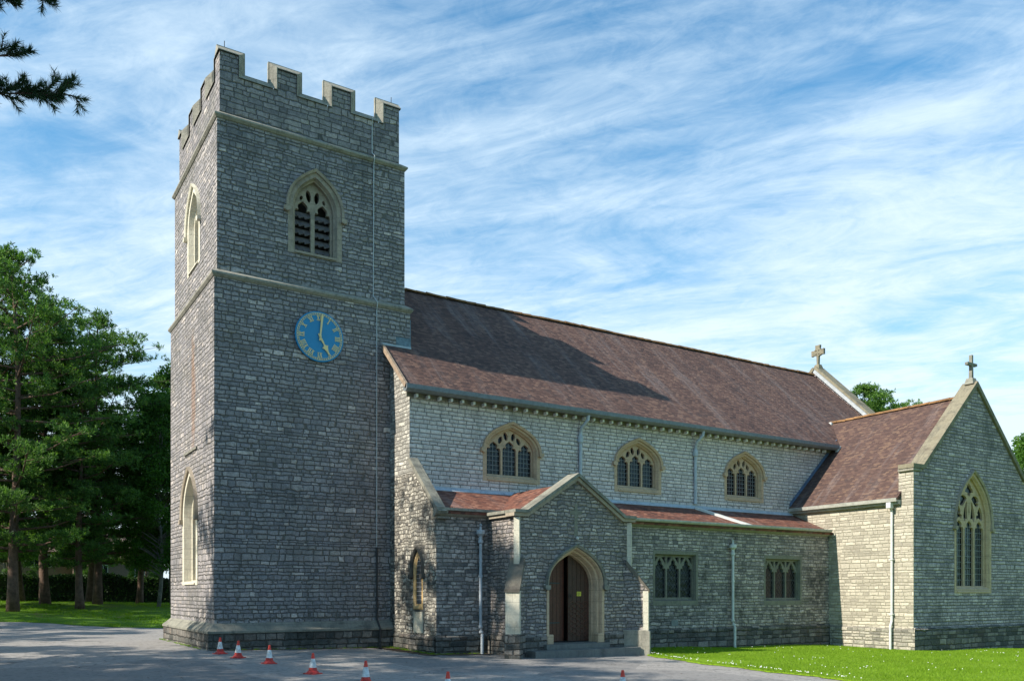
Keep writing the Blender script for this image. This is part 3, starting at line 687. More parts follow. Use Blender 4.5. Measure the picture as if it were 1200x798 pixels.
# clock
cx, cz, cr = 3.28, 9.98, 0.81
m = MB(); n = 64
m.add([(cx+cr*math.cos(2*math.pi*i/n), -0.02, cz+cr*math.sin(2*math.pi*i/n)) for i in range(n)] + [(cx+(cr)*math.cos(2*math.pi*i/n), -0.085, cz+(cr)*math.sin(2*math.pi*i/n)) for i in range(n)],
      [tuple(range(n)), tuple(range(2*n-1, n-1, -1))]+[(i, (i+1) % n, n+(i+1) % n, n+i) for i in range(n)])
clock = m.build('clock_dial', BLUE, CH, bevel=0.012); clock['label'] = 'round blue dial with gilt Roman numerals'
def polar_box(m, r0, r1, t0, ang, d0=-0.094, d1=-0.086, t1=None):
    """radial bar at clock angle ang (clockwise from 12) with tangential offset t0 (inner) t1 (outer), half width hw"""
    pass
def glyph_stroke(m, ang, p, q, hw, y0=-0.098, y1=-0.0855):
    """stroke in glyph space: x tangential (clockwise), y radial"""
    s_, c_ = math.sin(ang), math.cos(ang)
    def W_(a): x, r = a; return (cx+x*c_+r*s_, cz-x*s_+r*c_)
    d = Vector((q[0]-p[0], q[1]-p[1])).normalized(); nrm = Vector((-d.y, d.x))*hw
    pts = [W_((p[0]+nrm.x, p[1]+nrm.y)), W_((q[0]+nrm.x, q[1]+nrm.y)), W_((q[0]-nrm.x, q[1]-nrm.y)), W_((p[0]-nrm.x, p[1]-nrm.y))]
    m.prism(pts, lambda u, z, dd: (u, dd, z), y0, y1)
m = MB()
for k in range(60):
    a = 2*math.pi*k/60; glyph_stroke(m, a, (0, 0.715), (0, 0.745), 0.011 if k % 5 else 0.022)
for rr_ in (0.700, 0.752):
    for k in range(72):
        a = 2*math.pi*k/72; hw = rr_*math.sin(math.pi/72)*1.03
        glyph_stroke(m, a, (-hw, rr_), (hw, rr_), 0.006, y0=-0.0965)
m.build('minute_track', GOLD, clock)
numer = {1: 'I', 2: 'II', 3: 'III', 4: 'IIII', 5: 'V', 6: 'VI', 7: 'VII', 8: 'VIII', 9: 'IX', 10: 'X', 11: 'XI', 12: 'XII'}
r0, r1 = 0.515, 0.675
for k, txt in numer.items():
    m = MB(); a = 2*math.pi*k/12
    wd = {'I': 0.052, 'V': 0.105, 'X': 0.10}; tot = sum(wd[ch] for ch in txt); x = -tot/2
    for i, ch in enumerate(txt):
        w_ = wd[ch]; y_b = -0.098-0.0004*i
        if ch == 'I': glyph_stroke(m, a, (x+w_/2, r0), (x+w_/2, r1), 0.0125, y0=y_b)
        elif ch == 'V':
            glyph_stroke(m, a, (x+0.018, r1), (x+w_/2, r0), 0.0135, y0=y_b); glyph_stroke(m, a, (x+w_-0.018, r1), (x+w_/2, r0), 0.007, y0=y_b-0.0015)
        else:
            glyph_stroke(m, a, (x+0.012, r1), (x+w_-0.012, r0), 0.0135, y0=y_b); glyph_stroke(m, a, (x+w_-0.012, r1), (x+0.012, r0), 0.007, y0=y_b-0.0015)
        x += w_
    glyph_stroke(m, a, (-tot/2-0.004, r1-0.006), (tot/2+0.004, r1-0.006), 0.006, y0=-0.0968); glyph_stroke(m, a, (-tot/2-0.004, r0+0.006), (tot/2+0.004, r0+0.006), 0.006, y0=-0.0968)
    m.build('numeral', GOLD, clock)
# hands: one minute past five
def hand(pts_list, ang, y0, y1, name):
    m = MB(); s_, c_ = math.sin(ang), math.cos(ang)
    for pts in pts_list:
        m.prism([(cx+x*c_+r*s_, cz-x*s_+r*c_) for x, r in pts], lambda u, z, dd: (u, dd, z), y0, y1)
        y0 -= 0.002
    return m.build(name, GOLD, clock)
am = 2*math.pi*1.0/60; ah = 2*math.pi*(5+1/60)/12
hand([[(-0.022, -0.14), (0.022, -0.14), (0.030, 0.30), (0.036, 0.68), (0.0, 0.73), (-0.036, 0.68), (-0.030, 0.30)]], am, -0.150, -0.135, 'minute_hand')
hand([[(-0.022, -0.1), (0.022, -0.1), (0.032, 0.18), (0.02, 0.26), (0.028, 0.60), (0, 0.64), (-0.028, 0.60), (-0.02, 0.26), (-0.032, 0.18)],
      [(0, 0.26), (0.05, 0.33), (0.115, 0.35), (0.07, 0.41), (0.035, 0.50), (-0.035, 0.50), (-0.07, 0.41), (-0.115, 0.35), (-0.05, 0.33)]], ah, -0.128, -0.112, 'hour_hand')
m = MB(); nn = 16
m.add([(cx+0.04*math.cos(2*math.pi*i/nn), d, cz+0.04*math.sin(2*math.pi*i/nn)) for d in (-0.086, -0.165) for i in range(nn)], [tuple(range(nn)), tuple(range(nn, 2*nn))]+[(i, (i+1) % nn, nn+(i+1) % nn, nn+i) for i in range(nn)])
m.build('hand_boss', GOLD, clock)

# ---- nave
XN, YC, YA, YP, XT, YT = 5.79, -1.506, -3.393, -5.124, 24.39, -7.215
XE = 33.07; RY, RZ = 3.75, 13.55; NY = 9.0
def zroof(y): return 8.39+0.92*(y+1.86)
# clerestory windows
holes = []
for i, c in enumerate((9.72, 15.48, 21.33)):
    zb = 5.80
    hl = window(SOUTH(YC), CH, c, zb, 0.97, 6.62, 7.43, 1.18, 7.63,
        [trefoil(c-0.645, zb+0.03, 0.285, 6.58, 6.96), trefoil(c, zb+0.03, 0.285, 6.62, 7.02), trefoil(c+0.645, zb+0.03, 0.285, 6.58, 6.96)],
        [dagger(c-0.155, 7.18, 0.085, 0.15, 0.25), dagger(c+0.155, 7.18, 0.085, 0.15, -0.25), dagger(c-0.375, 7.04, 0.085, 0.14, -0.45), dagger(c+0.375, 7.04, 0.085, 0.14, 0.45)],
        DRESS, GLASS, depth=0.17, name='clerestory_window', lw=0.27, hood_drop=-0.05, ob=5.56,
        label=['clerestory window nearest the tower', 'clerestory window between the two downpipes', 'clerestory window nearest the transept'][i])
    holes.append(hl)
MB().prism([(XN+0.002, 5.95), (XN+0.45, 5.3), (XN+0.45, 4.4), (XE-0.5, 4.4), (XE-0.5, 8.30), (XN+0.002, 8.30)], SOUTH(YC-0.003), 0, 0.45, holes).build('clerestory_wall', CLERE, CH)
# west end wall of nave and aisle with its lancet
lan = window(WEST(XN), CH, -2.15, 1.34, 0.23, 2.42, 2.93, 0.34, 3.08,
    [arch(-2.15, 1.37, 0.20, 2.36, 2.86)], [], OCHRE, GLASS, depth=0.02, gd=0.03, name='lancet_window', grid=(0.11, 0.13), hoodmat=DARKH, ob=1.20, hood_drop=0.1, plate_t=0.02, label='narrow lancet window with ochre stone surround', hood_extra=0.06)
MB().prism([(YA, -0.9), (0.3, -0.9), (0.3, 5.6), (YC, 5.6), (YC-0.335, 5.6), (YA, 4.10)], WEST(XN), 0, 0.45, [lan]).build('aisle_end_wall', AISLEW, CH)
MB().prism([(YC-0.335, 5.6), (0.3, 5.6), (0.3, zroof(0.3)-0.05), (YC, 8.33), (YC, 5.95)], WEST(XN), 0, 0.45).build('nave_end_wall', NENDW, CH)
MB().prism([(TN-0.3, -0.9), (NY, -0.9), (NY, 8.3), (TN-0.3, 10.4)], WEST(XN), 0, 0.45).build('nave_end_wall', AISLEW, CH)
MB().box(XN-0.03, XN+0.02, -2.50, -1.86, 0.46, 1.12).build('stone_panel', DRESSP, CH)['label'] = 'plain pale slab below the lancet window'
MB().box(XN, XE, NY-0.4, NY, -1.2, 8.3).build('north_wall', TRANSF, CH)
# nave east gable and its coping
zc = lambda y: RZ+0.02-0.92*abs(y-RY)
MB().prism([(YC+0.02, -1.2), (NY-0.42, -1.2), (NY+0.3, zc(NY+0.3)+0.12), (RY, RZ+0.30), (YC-0.3, zc(YC-0.3)+0.12)], WEST(XE-0.42), 0, 0.5).build('east_gable', TRANSF, CH)
def slope_bar(m, x0, x1, pts_yz, t):
    """bar of thickness t laid on a polyline in (y,z), between x0 and x1"""
    for (a, b_) in zip(pts_yz[:-1], pts_yz[1:]):
        d = Vector((b_[0]-a[0], b_[1]-a[1])).normalized(); nn_ = Vector((-d.y, d.x))
        if nn_.y < 0: nn_ = -nn_
        m.prism([(a[0], a[1]), (b_[0], b_[1]), (b_[0]+nn_.x*t, b_[1]+nn_.y*t), (a[0]+nn_.x*t, a[1]+nn_.y*t)], WEST(x0), 0, x1-x0)
m = MB(); slope_bar(m, XE-0.55, XE+0.16, [(YC-0.4, zc(YC-0.4)+0.15), (RY, RZ+0.33)], 0.16); slope_bar(m, XE-0.55, XE+0.16, [(RY, RZ+0.33), (NY+0.4, zc(NY+0.4)+0.15)], 0.16)
m.build('gable_coping', COPET, CH)
m = MB(); slope_bar(m, XE-0.64, XE-0.553, [(YC-0.2, zc(YC-0.2)+0.06), (RY, RZ+0.14)], 0.16); m.build('lead_flashing', plain('white_flashing', (0.36, 0.38, 0.40), 0.6, var=0.3), CH)
def cross_part(x, y, z, h, celtic, axis='x', par=CH, mat=COPE):
    m = MB()
    mp = (lambda u, zz, d: (x+u, y-0.07+d, zz)) if axis == 'x' else (lambda u, zz, d: (x-0.07+d, y+u, zz))
    m.hexa([(x-0.2, y-0.2, z-0.1), (x+0.2, y-0.2, z-0.1), (x+0.2, y+0.2, z-0.1), (x-0.2, y+0.2, z-0.1)], [(x-0.13, y-0.13, z+0.16), (x+0.13, y-0.13, z+0.16), (x+0.13, y+0.13, z+0.16), (x-0.13, y+0.13, z+0.16)])
    zc_ = z+h*0.66; a = h*0.32
    if celtic:
        # cross with flared arms and a small ring of lobes
        m.prism([(-0.05, z+0.1), (0.05, z+0.1), (0.07, zc_-a*0.5), (a*0.42, zc_-a*0.42), (a*0.62, zc_-a*0.34), (a, zc_-0.16), (a, zc_+0.16), (a*0.62, zc_+a*0.34), (a*0.42, zc_+a*0.42), (a*0.34, zc_+a*0.62),
                 (0.16, zc_+a), (-0.16, zc_+a), (-a*0.34, zc_+a*0.62), (-a*0.42, zc_+a*0.42), (-a*0.62, zc_+a*0.34), (-a, zc_+0.16), (-a, zc_-0.16), (-a*0.62, zc_-a*0.34), (-a*0.42, zc_-a*0.42), (-0.07, zc_-a*0.5)],
                mp, 0, 0.14, [dagger(sx*a*0.42*0.55, zc_+sz*a*0.42*0.55, 0.035, 0.035) for sx in (-1, 1) for sz in (-1, 1)])
    else:
        q = 0.055
        m.prism([(-q*1.3, z+0.1), (q*1.3, z+0.1), (q, zc_-q), (a, zc_-q), (a, zc_+q), (q, zc_+q), (q, z+h), (-q, z+h), (-q, zc_+q), (-a, zc_+q), (-a, zc_-q), (-q, zc_-q)], mp, 0, 0.13)
    return m.build('finial_cross', mat, par, bevel=0.012)
cross_part(XE-0.18, RY, RZ+0.46, 1.25, True, 'y', mat=COPET)['label'] = 'cross with flared arms on the nave gable'

# roofs as slabs
def slab(m, pts, t, nrm):
    """polygon pts (3d, planar), thickness t below"""
    nv = Vector(nrm).normalized()*t; n = len(pts)
    tris = tessellate_polygon([[Vector(p) for p in pts]])
    m.add(list(pts)+[tuple(Vector(p)-nv) for p in pts], [tuple(a) for a in tris]+[tuple(i+n for i in a) for a in tris]+[(i, (i+1) % n, n+(i+1) % n, n+i) for i in range(n)])
m = MB(); ey = -1.90
def rp(x, y): return (x, y, zroof(y))
slab(m, [rp(5.50, ey), rp(XE-0.56, ey), rp(XE-0.56, RY), rp(6.2, RY), rp(6.2, 0.05), rp(5.50, -0.002)], 0.10, (0, -0.92, 1))
m.build('nave_roof', TILE, CH)
m = MB(); slab(m, [(6.2, RY, RZ), (XE-0.56, RY, RZ), (XE-0.56, NY+0.4, RZ-0.92*(NY+0.4-RY)), (6.2, NY+0.4, RZ-0.92*(NY+0.4-RY))], 0.10, (0, 0.92, 1)); m.build('nave_roof', TILE, CH)['label'] = 'far slope of the nave roof'
def ridge(m, p, q, r=0.11, seg=0.45):
    p, q = Vector(p), Vector(q); L = (q-p).length; n = int(L/seg); d = (q-p)/n; s_ = d.cross(Vector((0, 0, 1))).normalized()
    for i in range(n):
        rr_ = r*(1+0.08*random.uniform(-1, 1)); a = p+d*i; b_ = p+d*(i+0.985); vs = []
        a = a+Vector((0, 0, random.uniform(-.012, .012)+0.02*math.sin(i*0.35)))
        for e_ in (a, b_):
            for k in range(6):
                t = math.pi*(k/5)-0.0; vs.append(e_+s_*math.cos(t)*rr_*1.15+Vector((0, 0, math.sin(t)*rr_-0.05)))
        m.add(vs, [(k, k+1, 7+k, 6+k) for k in range(5)]+[(0, 1, 2, 3, 4, 5), (6, 7, 8, 9, 10, 11)])
m = MB(); ridge(m, (6.3, RY, RZ+0.02), (XE-0.6, RY, RZ+0.02)); m.build('ridge_tiles', RIDGE, CH)
# verge trim at the tower, flashing
m = MB(); slope_bar(m, 5.44, 5.52, [(-0.02, zroof(-0.02)-0.12), (ey+0.04, zroof(ey+0.04)-0.12)], 0.15); m.build('verge_board', plain('verge', (0.30, 0.22, 0.155), 0.8, var=0.5), CH)
m = MB(); m.box(5.5, 6.56, -0.03, 0.02, zroof(0)-0.02, zroof(0)+0.05); m.build('lead_flashing', LEADS, CH)
m = MB(); m.box(6.0, TW+0.02, -0.014, 0.0, zroof(0)+0.05, zroof(0)+0.34); m.box(TW, TW+0.02, 0.0, 0.9, zroof(0), zroof(0)+1.0); m.build('lead_apron', plain('stained_lead', (0.13, 0.20, 0.25), 0.5, var=0.7, scale=4), CH)
# eaves gutter with brackets
m = MB()
prof = [(-1.74, 8.36), (-1.74, 8.22), (-1.80, 8.16), (-1.94, 8.16), (-2.02, 8.24), (-2.02, 8.38), (-1.98, 8.38), (-1.96, 8.26), (-1.86, 8.22), (-1.80, 8.36)]
m.prism(prof, WEST(5.46), 0, 26.95-5.46); m.build('nave_gutter', GUTTER, CH)
m = MB(); m.box(XN-0.12, XT+3, YC-0.05, YC-0.0, 8.08, 8.26); m.box(XN-0.12, XT+3, -1.80, YC-0.052, 8.215, 8.30); m.build('eaves_fascia', COPED, CH)
cb = None; x = 5.96; k = 0
cmesh = MB().hexa([(-0.04, -1.73, 8.06), (0.04, -1.73, 8.06), (0.04, YC-0.053, 8.04), (-0.04, YC-0.053, 8.04)], [(-0.04, -1.73, 8.158), (0.04, -1.73, 8.158), (0.04, YC-0.053, 8.158), (-0.04, YC-0.053, 8.158)])
cb = cmesh.build('eaves_bracket', CORBEL, CH)
while x < 26.4:
    o = cb if k == 0 else cb.copy()
    if k: C.objects.link(o); o.parent = CH
    o.location = (x, 0, 0); x += 0.425; k += 1
# ---- aisle
def rect_light(c, zb, w, zs, za): 
    pts = [(c-w, zb), (c+w, zb), (c+w, zs-0.05)]
    # ogee trefoil head
    pts += [(c+w*0.92, zs+0.04), (c+w*0.62, zs+0.02), (c+w*0.66, zs+0.13), (c+w*0.36, zs+0.17), (c+w*0.34, zs+0.27), (c+w*0.10, za-0.07), (c, za),
            (c-w*0.10, za-0.07), (c-w*0.34, zs+0.27), (c-w*0.36, zs+0.17), (c-w*0.66, zs+0.13), (c-w*0.62, zs+0.02), (c-w*0.92, zs+0.04), (c-w, zs-0.05)]
    return pts
def square_window(mp, c, zb, zt, w, glassm, label):
    inner = [(c-w, zb), (c+w, zb), (c+w, zt), (c-w, zt)]; o_ = 0.12
    outer = [(c-w-o_, zb-0.2), (c+w+o_, zb-0.2), (c+w+o_, zt+0.17), (c-w-o_, zt+0.17)]
    f = MB(); f.ring([[mp(p[0], p[1], 0.06) for p in outer], [mp(p[0], p[1], -0.012) for p in outer], [mp(p[0], p[1], -0.012) for p in [(c-w-0.03, zb-0.03), (c+w+0.03, zb-0.03), (c+w+0.03, zt+0.03), (c-w-0.03, zt+0.03)]], [mp(p[0], p[1], 0.10) for p in inner], [mp(p[0], p[1], 0.36) for p in inner]])
    f = f.build('aisle_window', DRESSD, CH); f['label'] = label
    lw = w/3; ls = [rect_light(c+s_*lw*2, zb+0.09, lw-0.035, zt-0.52, zt-0.10) for s_ in (-1, 0, 1)]
    ex = []
    for s_ in (-1, 0, 1):
        cc = c+s_*lw*2
        ex += [[(cc+0.09, zt-0.07), (cc+lw-0.05, zt-0.33), (cc+lw-0.05, zt-0.07)], [(cc-0.09, zt-0.07), (cc-lw+0.05, zt-0.07), (cc-lw+0.05, zt-0.33)]]
    MB().prism(inner, mp, 0.15, 0.27, ls+ex).build('tracery', DRESSD, f)
    MB().prism(inner, mp, 0.235, 0.25).build('glass', glassm, f)
    m = MB(); t = 0.008
    for l in ls:
        xs_ = [p[0] for p in l]; x0, x1 = min(xs_), max(xs_); z0, z1 = zb+0.09, zt-0.15
        st = 0.155; kk = -8
        while kk < 30:
            for sg in (1, -1):
                za_ = z0+kk*st*1.3; zb_ = za_+sg*1.3*(x1-x0)
                if max(za_, zb_) < z0 or min(za_, zb_) > z1: continue
                def X_(z): return x0+(z-za_)/(zb_-za_)*(x1-x0)
                p1, p2 = [x0, za_], [x1, zb_]
                for p in (p1, p2):
                    if p[1] < z0: p[0], p[1] = X_(z0), z0
                    if p[1] > z1: p[0], p[1] = X_(z1), z1
                if abs(p1[0]-p2[0]) > 0.03: m.prism([(p1[0], p1[1]-t), (p2[0], p2[1]-t), (p2[0], p2[1]+t), (p1[0], p1[1]+t)], mp, 0.222, 0.232)
            kk += 1
        zz = z0+(z1-z0)*0.52; m.prism([(x0, zz-t), (x1, zz-t), (x1, zz+t), (x0, zz+t)], mp, 0.218, 0.230)
    m.build('leading', IRONL, f)
    return outer
sa = SOUTH(YA)
ah1 = square_window(sa, 15.66, 1.46, 3.10, 0.99, GLASS, 'square-headed aisle window nearer the porch')
ah2 = square_window(sa, 21.51, 1.43, 3.05, 1.01, GLASSB, 'square-headed aisle window nearer the transept')
MB().prism([(XN+0.002, -1.2), (XT, -1.2), (XT, 4.08), (XN+0.002, 4.08)], SOUTH(YA-0.003), 0, 0.45, [ah1, ah2]).build('aisle_wall', AISLE, CH)
def plinth_run(m, mp, a0, a1, z0, z1, o_=0.07):
    m.prism([(-o_, z0), (-o_, z1-0.07), (0.01, z1), (0.01, z0)], lambda d, zz, a: mp(a, zz, d), a0, a1)
m = MB(); plinth_run(m, sa, XN-0.05, 7.60, -1.2, 0.43); plinth_run(m, sa, 12.02, XT-0.002, -1.2, 0.43); plinth_run(m, WEST(XN), YA-0.052, -0.26, -1.2, 0.40, 0.05); m.build('aisle_plinth', PLINTH, CH)
for c in (15.6, 21.4): MB().box(c-0.16, c+0.16, YA-0.012, YA+0.02, 0.50, 0.72).build('air_vent', GUTTER, CH)
# aisle roof
def za_(y): return 5.14+0.43*(y-YC)
m = MB(); slab(m, [(6.1, -3.62, za_(-3.62)), (XT+0.0, -3.62, za_(-3.62)), (XT, YC-0.002, za_(YC)), (6.1, YC-0.002, za_(YC))], 0.09, (0, -0.43, 1)); m.build('aisle_roof', TILE2, CH)
m = MB(); slab(m, [(6.12, YC-0.13, za_(YC-0.13)+0.02), (XT-0.1, YC-0.13, za_(YC-0.13)+0.02), (XT-0.1, YC-0.03, za_(YC)+0.05), (6.12, YC-0.03, za_(YC)+0.05)], 0.02, (0, -0.43, 1)); m.box(6.25, XT, YC-0.03, YC-0.004, za_(YC), za_(YC)+0.10); m.build('lead_flashing', LEADS, CH)
# cornice and coping
m = MB(); m.prism([(YA+0.02, 4.06), (YA-0.10, 4.10), (YA-0.20, 4.17), (YA-0.20, 4.25), (YA-0.24, 4.25), (YA-0.24, 4.33), (YA+0.0, 4.33)], WEST(5.70), 0, XT-0.15-5.70); m.build('aisle_cornice', COPE, CH)
m = MB(); m.prism([(YA-0.245, 4.24), (YA-0.30, 4.26), (YA-0.33, 4.31), (YA-0.33, 4.355), (YA-0.31, 4.355), (YA-0.30, 4.31), (YA-0.28, 4.28), (YA-0.245, 4.27)], WEST(12.2), 0, XT-0.2-12.2); m.build('aisle_gutter', GUTTERP, CH)
m = MB(); slope_bar(m, XN-0.07, XN+0.24, [(YC-0.02, 6.0), (YA-0.20, 4.12)], 0.13); m.build('aisle_coping', COPED, CH)
m = MB(); m.prism([(YA-0.19, 4.0), (YA+0.35, 4.0), (YA+0.35, 4.35), (YA-0.02, 4.1), ], WEST(XN-0.012), 0, 0.4); m.build('kneeler', DRESSG, CH)
# ---- porch
PXW, PXE, PCX = 7.61, 12.0, 9.81
sp = SOUTH(YP)
door_out = arch(PCX, -0.5, 1.12, 1.98, 3.20); 
MB().prism([(PXW, -1.0), (PXE, -1.0), (PXE, 4.02), (PXE-0.3, 4.04), (PCX, 5.22), (PXW+0.3, 4.04), (PXW, 4.02)], sp, 0, 0.5, [[(p[0], max(p[1], 0.0)) if i > 1 else (p[0], 0.0) for i, p in enumerate(door_out)]]).build('porch_wall', PORCH, CH)
MB().box(PXW, PXW+0.45, YP+0.5, YA, -1.0, 4.02).build('porch_wall', PORCH, CH); MB().box(PXE-0.45, PXE, YP+0.5, YA, -1.0, 4.02).build('porch_wall', PORCH, CH)
# door surround: moulded orders
prof = [(1.12, 0.05, 0.0), (1.12, -0.015, 0.0), (1.03, -0.015, 0.02), (1.00, 0.04, 0.03), (0.985, 0.12, 0.05), (0.93, 0.13, 0.08), (0.90, 0.20, 0.1), (0.875, 0.30, 0.11), (0.85, 0.31, 0.12), (0.84, 0.46, 0.13)]
loops = []
for w_, d_, dz_ in prof:
    lp = arch(PCX, 0.06, w_, 1.98, 3.20-(1.12-w_)*0.95)[1:]+[(PCX-w_, 0.06)]
    loops.append([sp(p[0], p[1], d_) for p in lp])
m = MB(); m.ring(loops, closed=False); arch_o = m.build('door_surround', DRESS, CH)
hood(sp, PCX, 1.08, 1.98, 3.16, arch_o, COPED, drop=0.02, t=0.085, proud=0.12)
m = MB()
for s_ in (-1, 1):   # stop blocks at the foot of the jambs
    x0, x1 = sorted((PCX+s_*0.86, PCX+s_*1.10)); m.box(x0, x1, YP-0.03, YP+0.28, 0.02, 0.44)
m.build('jamb_base', DRESS, arch_o, bevel=0.03)
dz0 = 0.19
def leaf(x0, x1, mat, name='door_leaf'):
    lp = arch(PCX, dz0, 0.86, 1.98, 2.97, 18)
    pts = [p for p in lp if x0-1e-6 <= p[0] <= x1+1e-6]
    # clip arch loop to x range
    def zat(x):
        best = 2.97
        ar = lp[2:]
        for a, b_ in zip(ar[:-1], ar[1:]):
            lo, hi = min(a[0], b_[0]), max(a[0], b_[0])
            if lo-1e-9 <= x <= hi+1e-9 and hi > lo: return a[1]+(b_[1]-a[1])*(x-a[0])/(b_[0]-a[0])
        return 1.98
    n = 18; top = [(x1-(x1-x0)*i/n, zat(min(max(x1-(x1-x0)*i/n, PCX-0.859), PCX+0.859))) for i in range(n+1)]
    return [(x0, dz0), (x1, dz0)]+top
def planks(m, x0, x1, n, d0):
    for i in range(n):
        a, b_ = x0+(x1-x0)*i/n+0.006, x0+(x1-x0)*(i+1)/n-0.006
        L = leaf(a, b_, None); m.prism(L, sp, d0, d0+0.03)
m = MB(); m.prism(leaf(PCX+0.012, PCX+0.855, None), sp, 0.475, 0.50); planks(m, PCX+0.012, PCX+0.855, 5, 0.444)
dr = m.build('door_leaf', WOOD, CH); dr['label'] = 'right leaf with carved lattice lower half and a yellow notice'
m = MB()
for i in range(3):
    for j in range(7):
        cx_, cz_ = PCX+0.17+i*0.26, 0.42+j*0.16
        q = 0.012
        for (a, b_) in (((cx_-0.12, cz_), (cx_, cz_+0.08)), ((cx_, cz_+0.08), (cx_+0.12, cz_)), ((cx_+0.12, cz_), (cx_, cz_-0.08)), ((cx_, cz_-0.08), (cx_-0.12, cz_))):
            m.prism([(a[0], a[1]-q), (b_[0], b_[1]-q), (b_[0], b_[1]+q), (a[0], a[1]+q)], sp, 0.428-0.001*(j % 2), 0.446)
m.build('carved_lattice', WOODR, dr)
MB().prism([(PCX+0.36, 1.62), (PCX+0.53, 1.62), (PCX+0.53, 1.76), (PCX+0.36, 1.76)], sp, 0.436, 0.4435).build('notice', YELLOW, dr)
m = MB()
for zz_ in (1.645, 1.67, 1.70, 1.725): m.prism([(PCX+0.38, zz_), (PCX+0.50 - (0.04 if zz_ < 1.66 else 0), zz_), (PCX+0.50 - (0.04 if zz_ < 1.66 else 0), zz_+0.009), (PCX+0.38, zz_+0.009)], sp, 0.433, 0.4355)
m.build('notice_lines', IRON, dr)
m = MB(); m.tube([sp(PCX+0.08+0.05*math.cos(t), 1.62+0.06*math.sin(t), 0.42) for t in [i*math.pi/6 for i in range(13)]], 0.009, 6); m.build('door_ring', IRON, dr)
# left leaf a little ajar (swung inwards on its west jamb)
m = MB(); ang = R(9)
def spl(u, z, d):
    x = u-(PCX-0.855); dd = d-0.445; return (PCX-0.855+x*math.cos(ang)-dd*math.sin(ang), YP+0.47+x*math.sin(ang)+dd*math.cos(ang), z)
m.prism(leaf(PCX-0.855, PCX-0.03, None), spl, 0.475, 0.50)
for i in range(5):
    a, b_ = PCX-0.855+0.165*i+0.006, PCX-0.855+0.165*(i+1)-0.006; m.prism(leaf(a, min(b_, PCX-0.03), None), spl, 0.444, 0.476)
dl = m.build('door_leaf', WOODR, CH); dl['label'] = 'left leaf of plain red-brown boards standing slightly ajar'
m = MB()
for zz in (0.75, 2.0): m.prism([(PCX-0.84, zz), (PCX-0.25, zz+0.01), (PCX-0.2, zz+0.03), (PCX-0.25, zz+0.05), (PCX-0.84, zz+0.06)], spl, 0.434, 0.443)
m.build('strap_hinge', IRON, dl)
m = MB(); m.box(PXW+0.46, PXE-0.46, YP+1.3, YP+1.34, -0.5, 4.0); m.build('porch_gloom_sheet', DIM, CH)  # sheet across the porch, its unlit depth painted near-black
m = MB(); m.box(PXW+0.1, PXE-0.1, YP+0.02, YA, -0.6, 0.165); m.build('threshold', STEP, CH)
m = MB(); m.box(8.55, 11.0, YP-0.22, YP+0.4, -0.6, 0.145); st = m.build('porch_step', STEP, CH, bevel=0.012)
m = MB(); m.box(7.95, 12.05, YP-0.50, YP-0.01, -0.7, -0.02); m.build('porch_step', STEP, CH, bevel=0.012)
# stone cross in the gable and a small lamp
m = MB(); m.prism([(PCX-0.07, 3.50), (PCX+0.07, 3.50), (PCX+0.06, 4.16), (PCX+0.22, 4.18), (PCX+0.24, 4.30), (PCX+0.06, 4.30), (PCX+0.05, 4.50), (PCX-0.05, 4.50), (PCX-0.06, 4.30), (PCX-0.24, 4.30), (PCX-0.22, 4.18), (PCX-0.06, 4.16)], sp, -0.008, 0.02); m.build('relief_cross', DRESSD, CH)
m = MB(); m.lathe([(0.035, -0.05), (0.05, -0.02), (0.05, 0.02), (0.02, 0.05)], (PCX+0.02, YP-0.05, 3.44), 12); m.build('lamp', PIPEW, CH)
# porch plinth, buttresses, coping, roof
m = MB()
plinth_run(m, sp, PXW-0.05, 8.68, -1.0, 0.45, 0.05); plinth_run(m, WEST(PXW), YP-0.05, YA-0.08, -1.0, 0.45, 0.05)
m.build('porch_plinth', PLINTH, CH)
m = MB(); plinth_run(m, sp, 10.95, PXE+0.05, -1.0, 0.45, 0.05); m.build('porch_plinth', PLINTH, CH)
def buttress(cxy, d, label):
    s = 0.7071; dx, dy = d[0]*s, d[1]*s; nx, ny = -dy, dx; hw = 0.2
    def P(l, w_, z): return (cxy[0]+dx*l+nx*w_, cxy[1]+dy*l+ny*w_, z)
    L = 0.6
    m = MB()
    body = [(-0.25, -0.9), (L, -0.9), (L, 1.80), (-0.0, 2.62), (-0.25, 2.62)]
    m.prism(body, lambda l, z, w_: P(l, w_, z), -hw, hw)
    b = m.build('buttress', PORCH, CH); b['label'] = label
    m = MB()   # ashlar end face and quoins
    m.prism([(L-0.16, 0.50), (L+0.015, 0.50), (L+0.015, 1.78), (L-0.16, 1.78)], lambda l, z, w_: P(l, w_, z), -hw-0.012, hw+0.012); m.build('quoins', DRESSP, b)
    m = MB(); m.hexa([P(L+0.05, -hw-0.03, 1.74), P(L+0.05, hw+0.03, 1.74), P(-0.1, hw+0.03, 2.60), P(-0.1, -hw-0.03, 2.60)],
                     [P(L+0.05, -hw-0.03, 1.83), P(L+0.05, hw+0.03, 1.83), P(-0.1, hw+0.03, 2.79), P(-0.1, -hw-0.03, 2.79)]); m.build('weathering', DARKW, b)
    m = MB(); m.prism([(-0.2, -0.9), (L+0.07, -0.9), (L+0.07, 0.46), (L+0.02, 0.52), (-0.2, 0.52)], lambda l, z, w_: P(l, w_, z), -hw-0.035, hw+0.035); m.build('buttress_plinth', PLINTH if d[0] < 0 else COPE, b, bevel=0.02)
    # chamfered pilaster above
    m = MB(); m.prism([(-0.30, 2.55), (0.06, 2.55), (0.06, 4.0), (-0.30, 4.0)], lambda l, z, w_: P(l, w_, z), -0.085, 0.085); m.build('pilaster', DRESSP, b)
buttress((PXW, YP), (-1, -1), 'diagonal buttress left of the door'); buttress((PXE, YP), (1, -1), 'diagonal buttress right of the door')
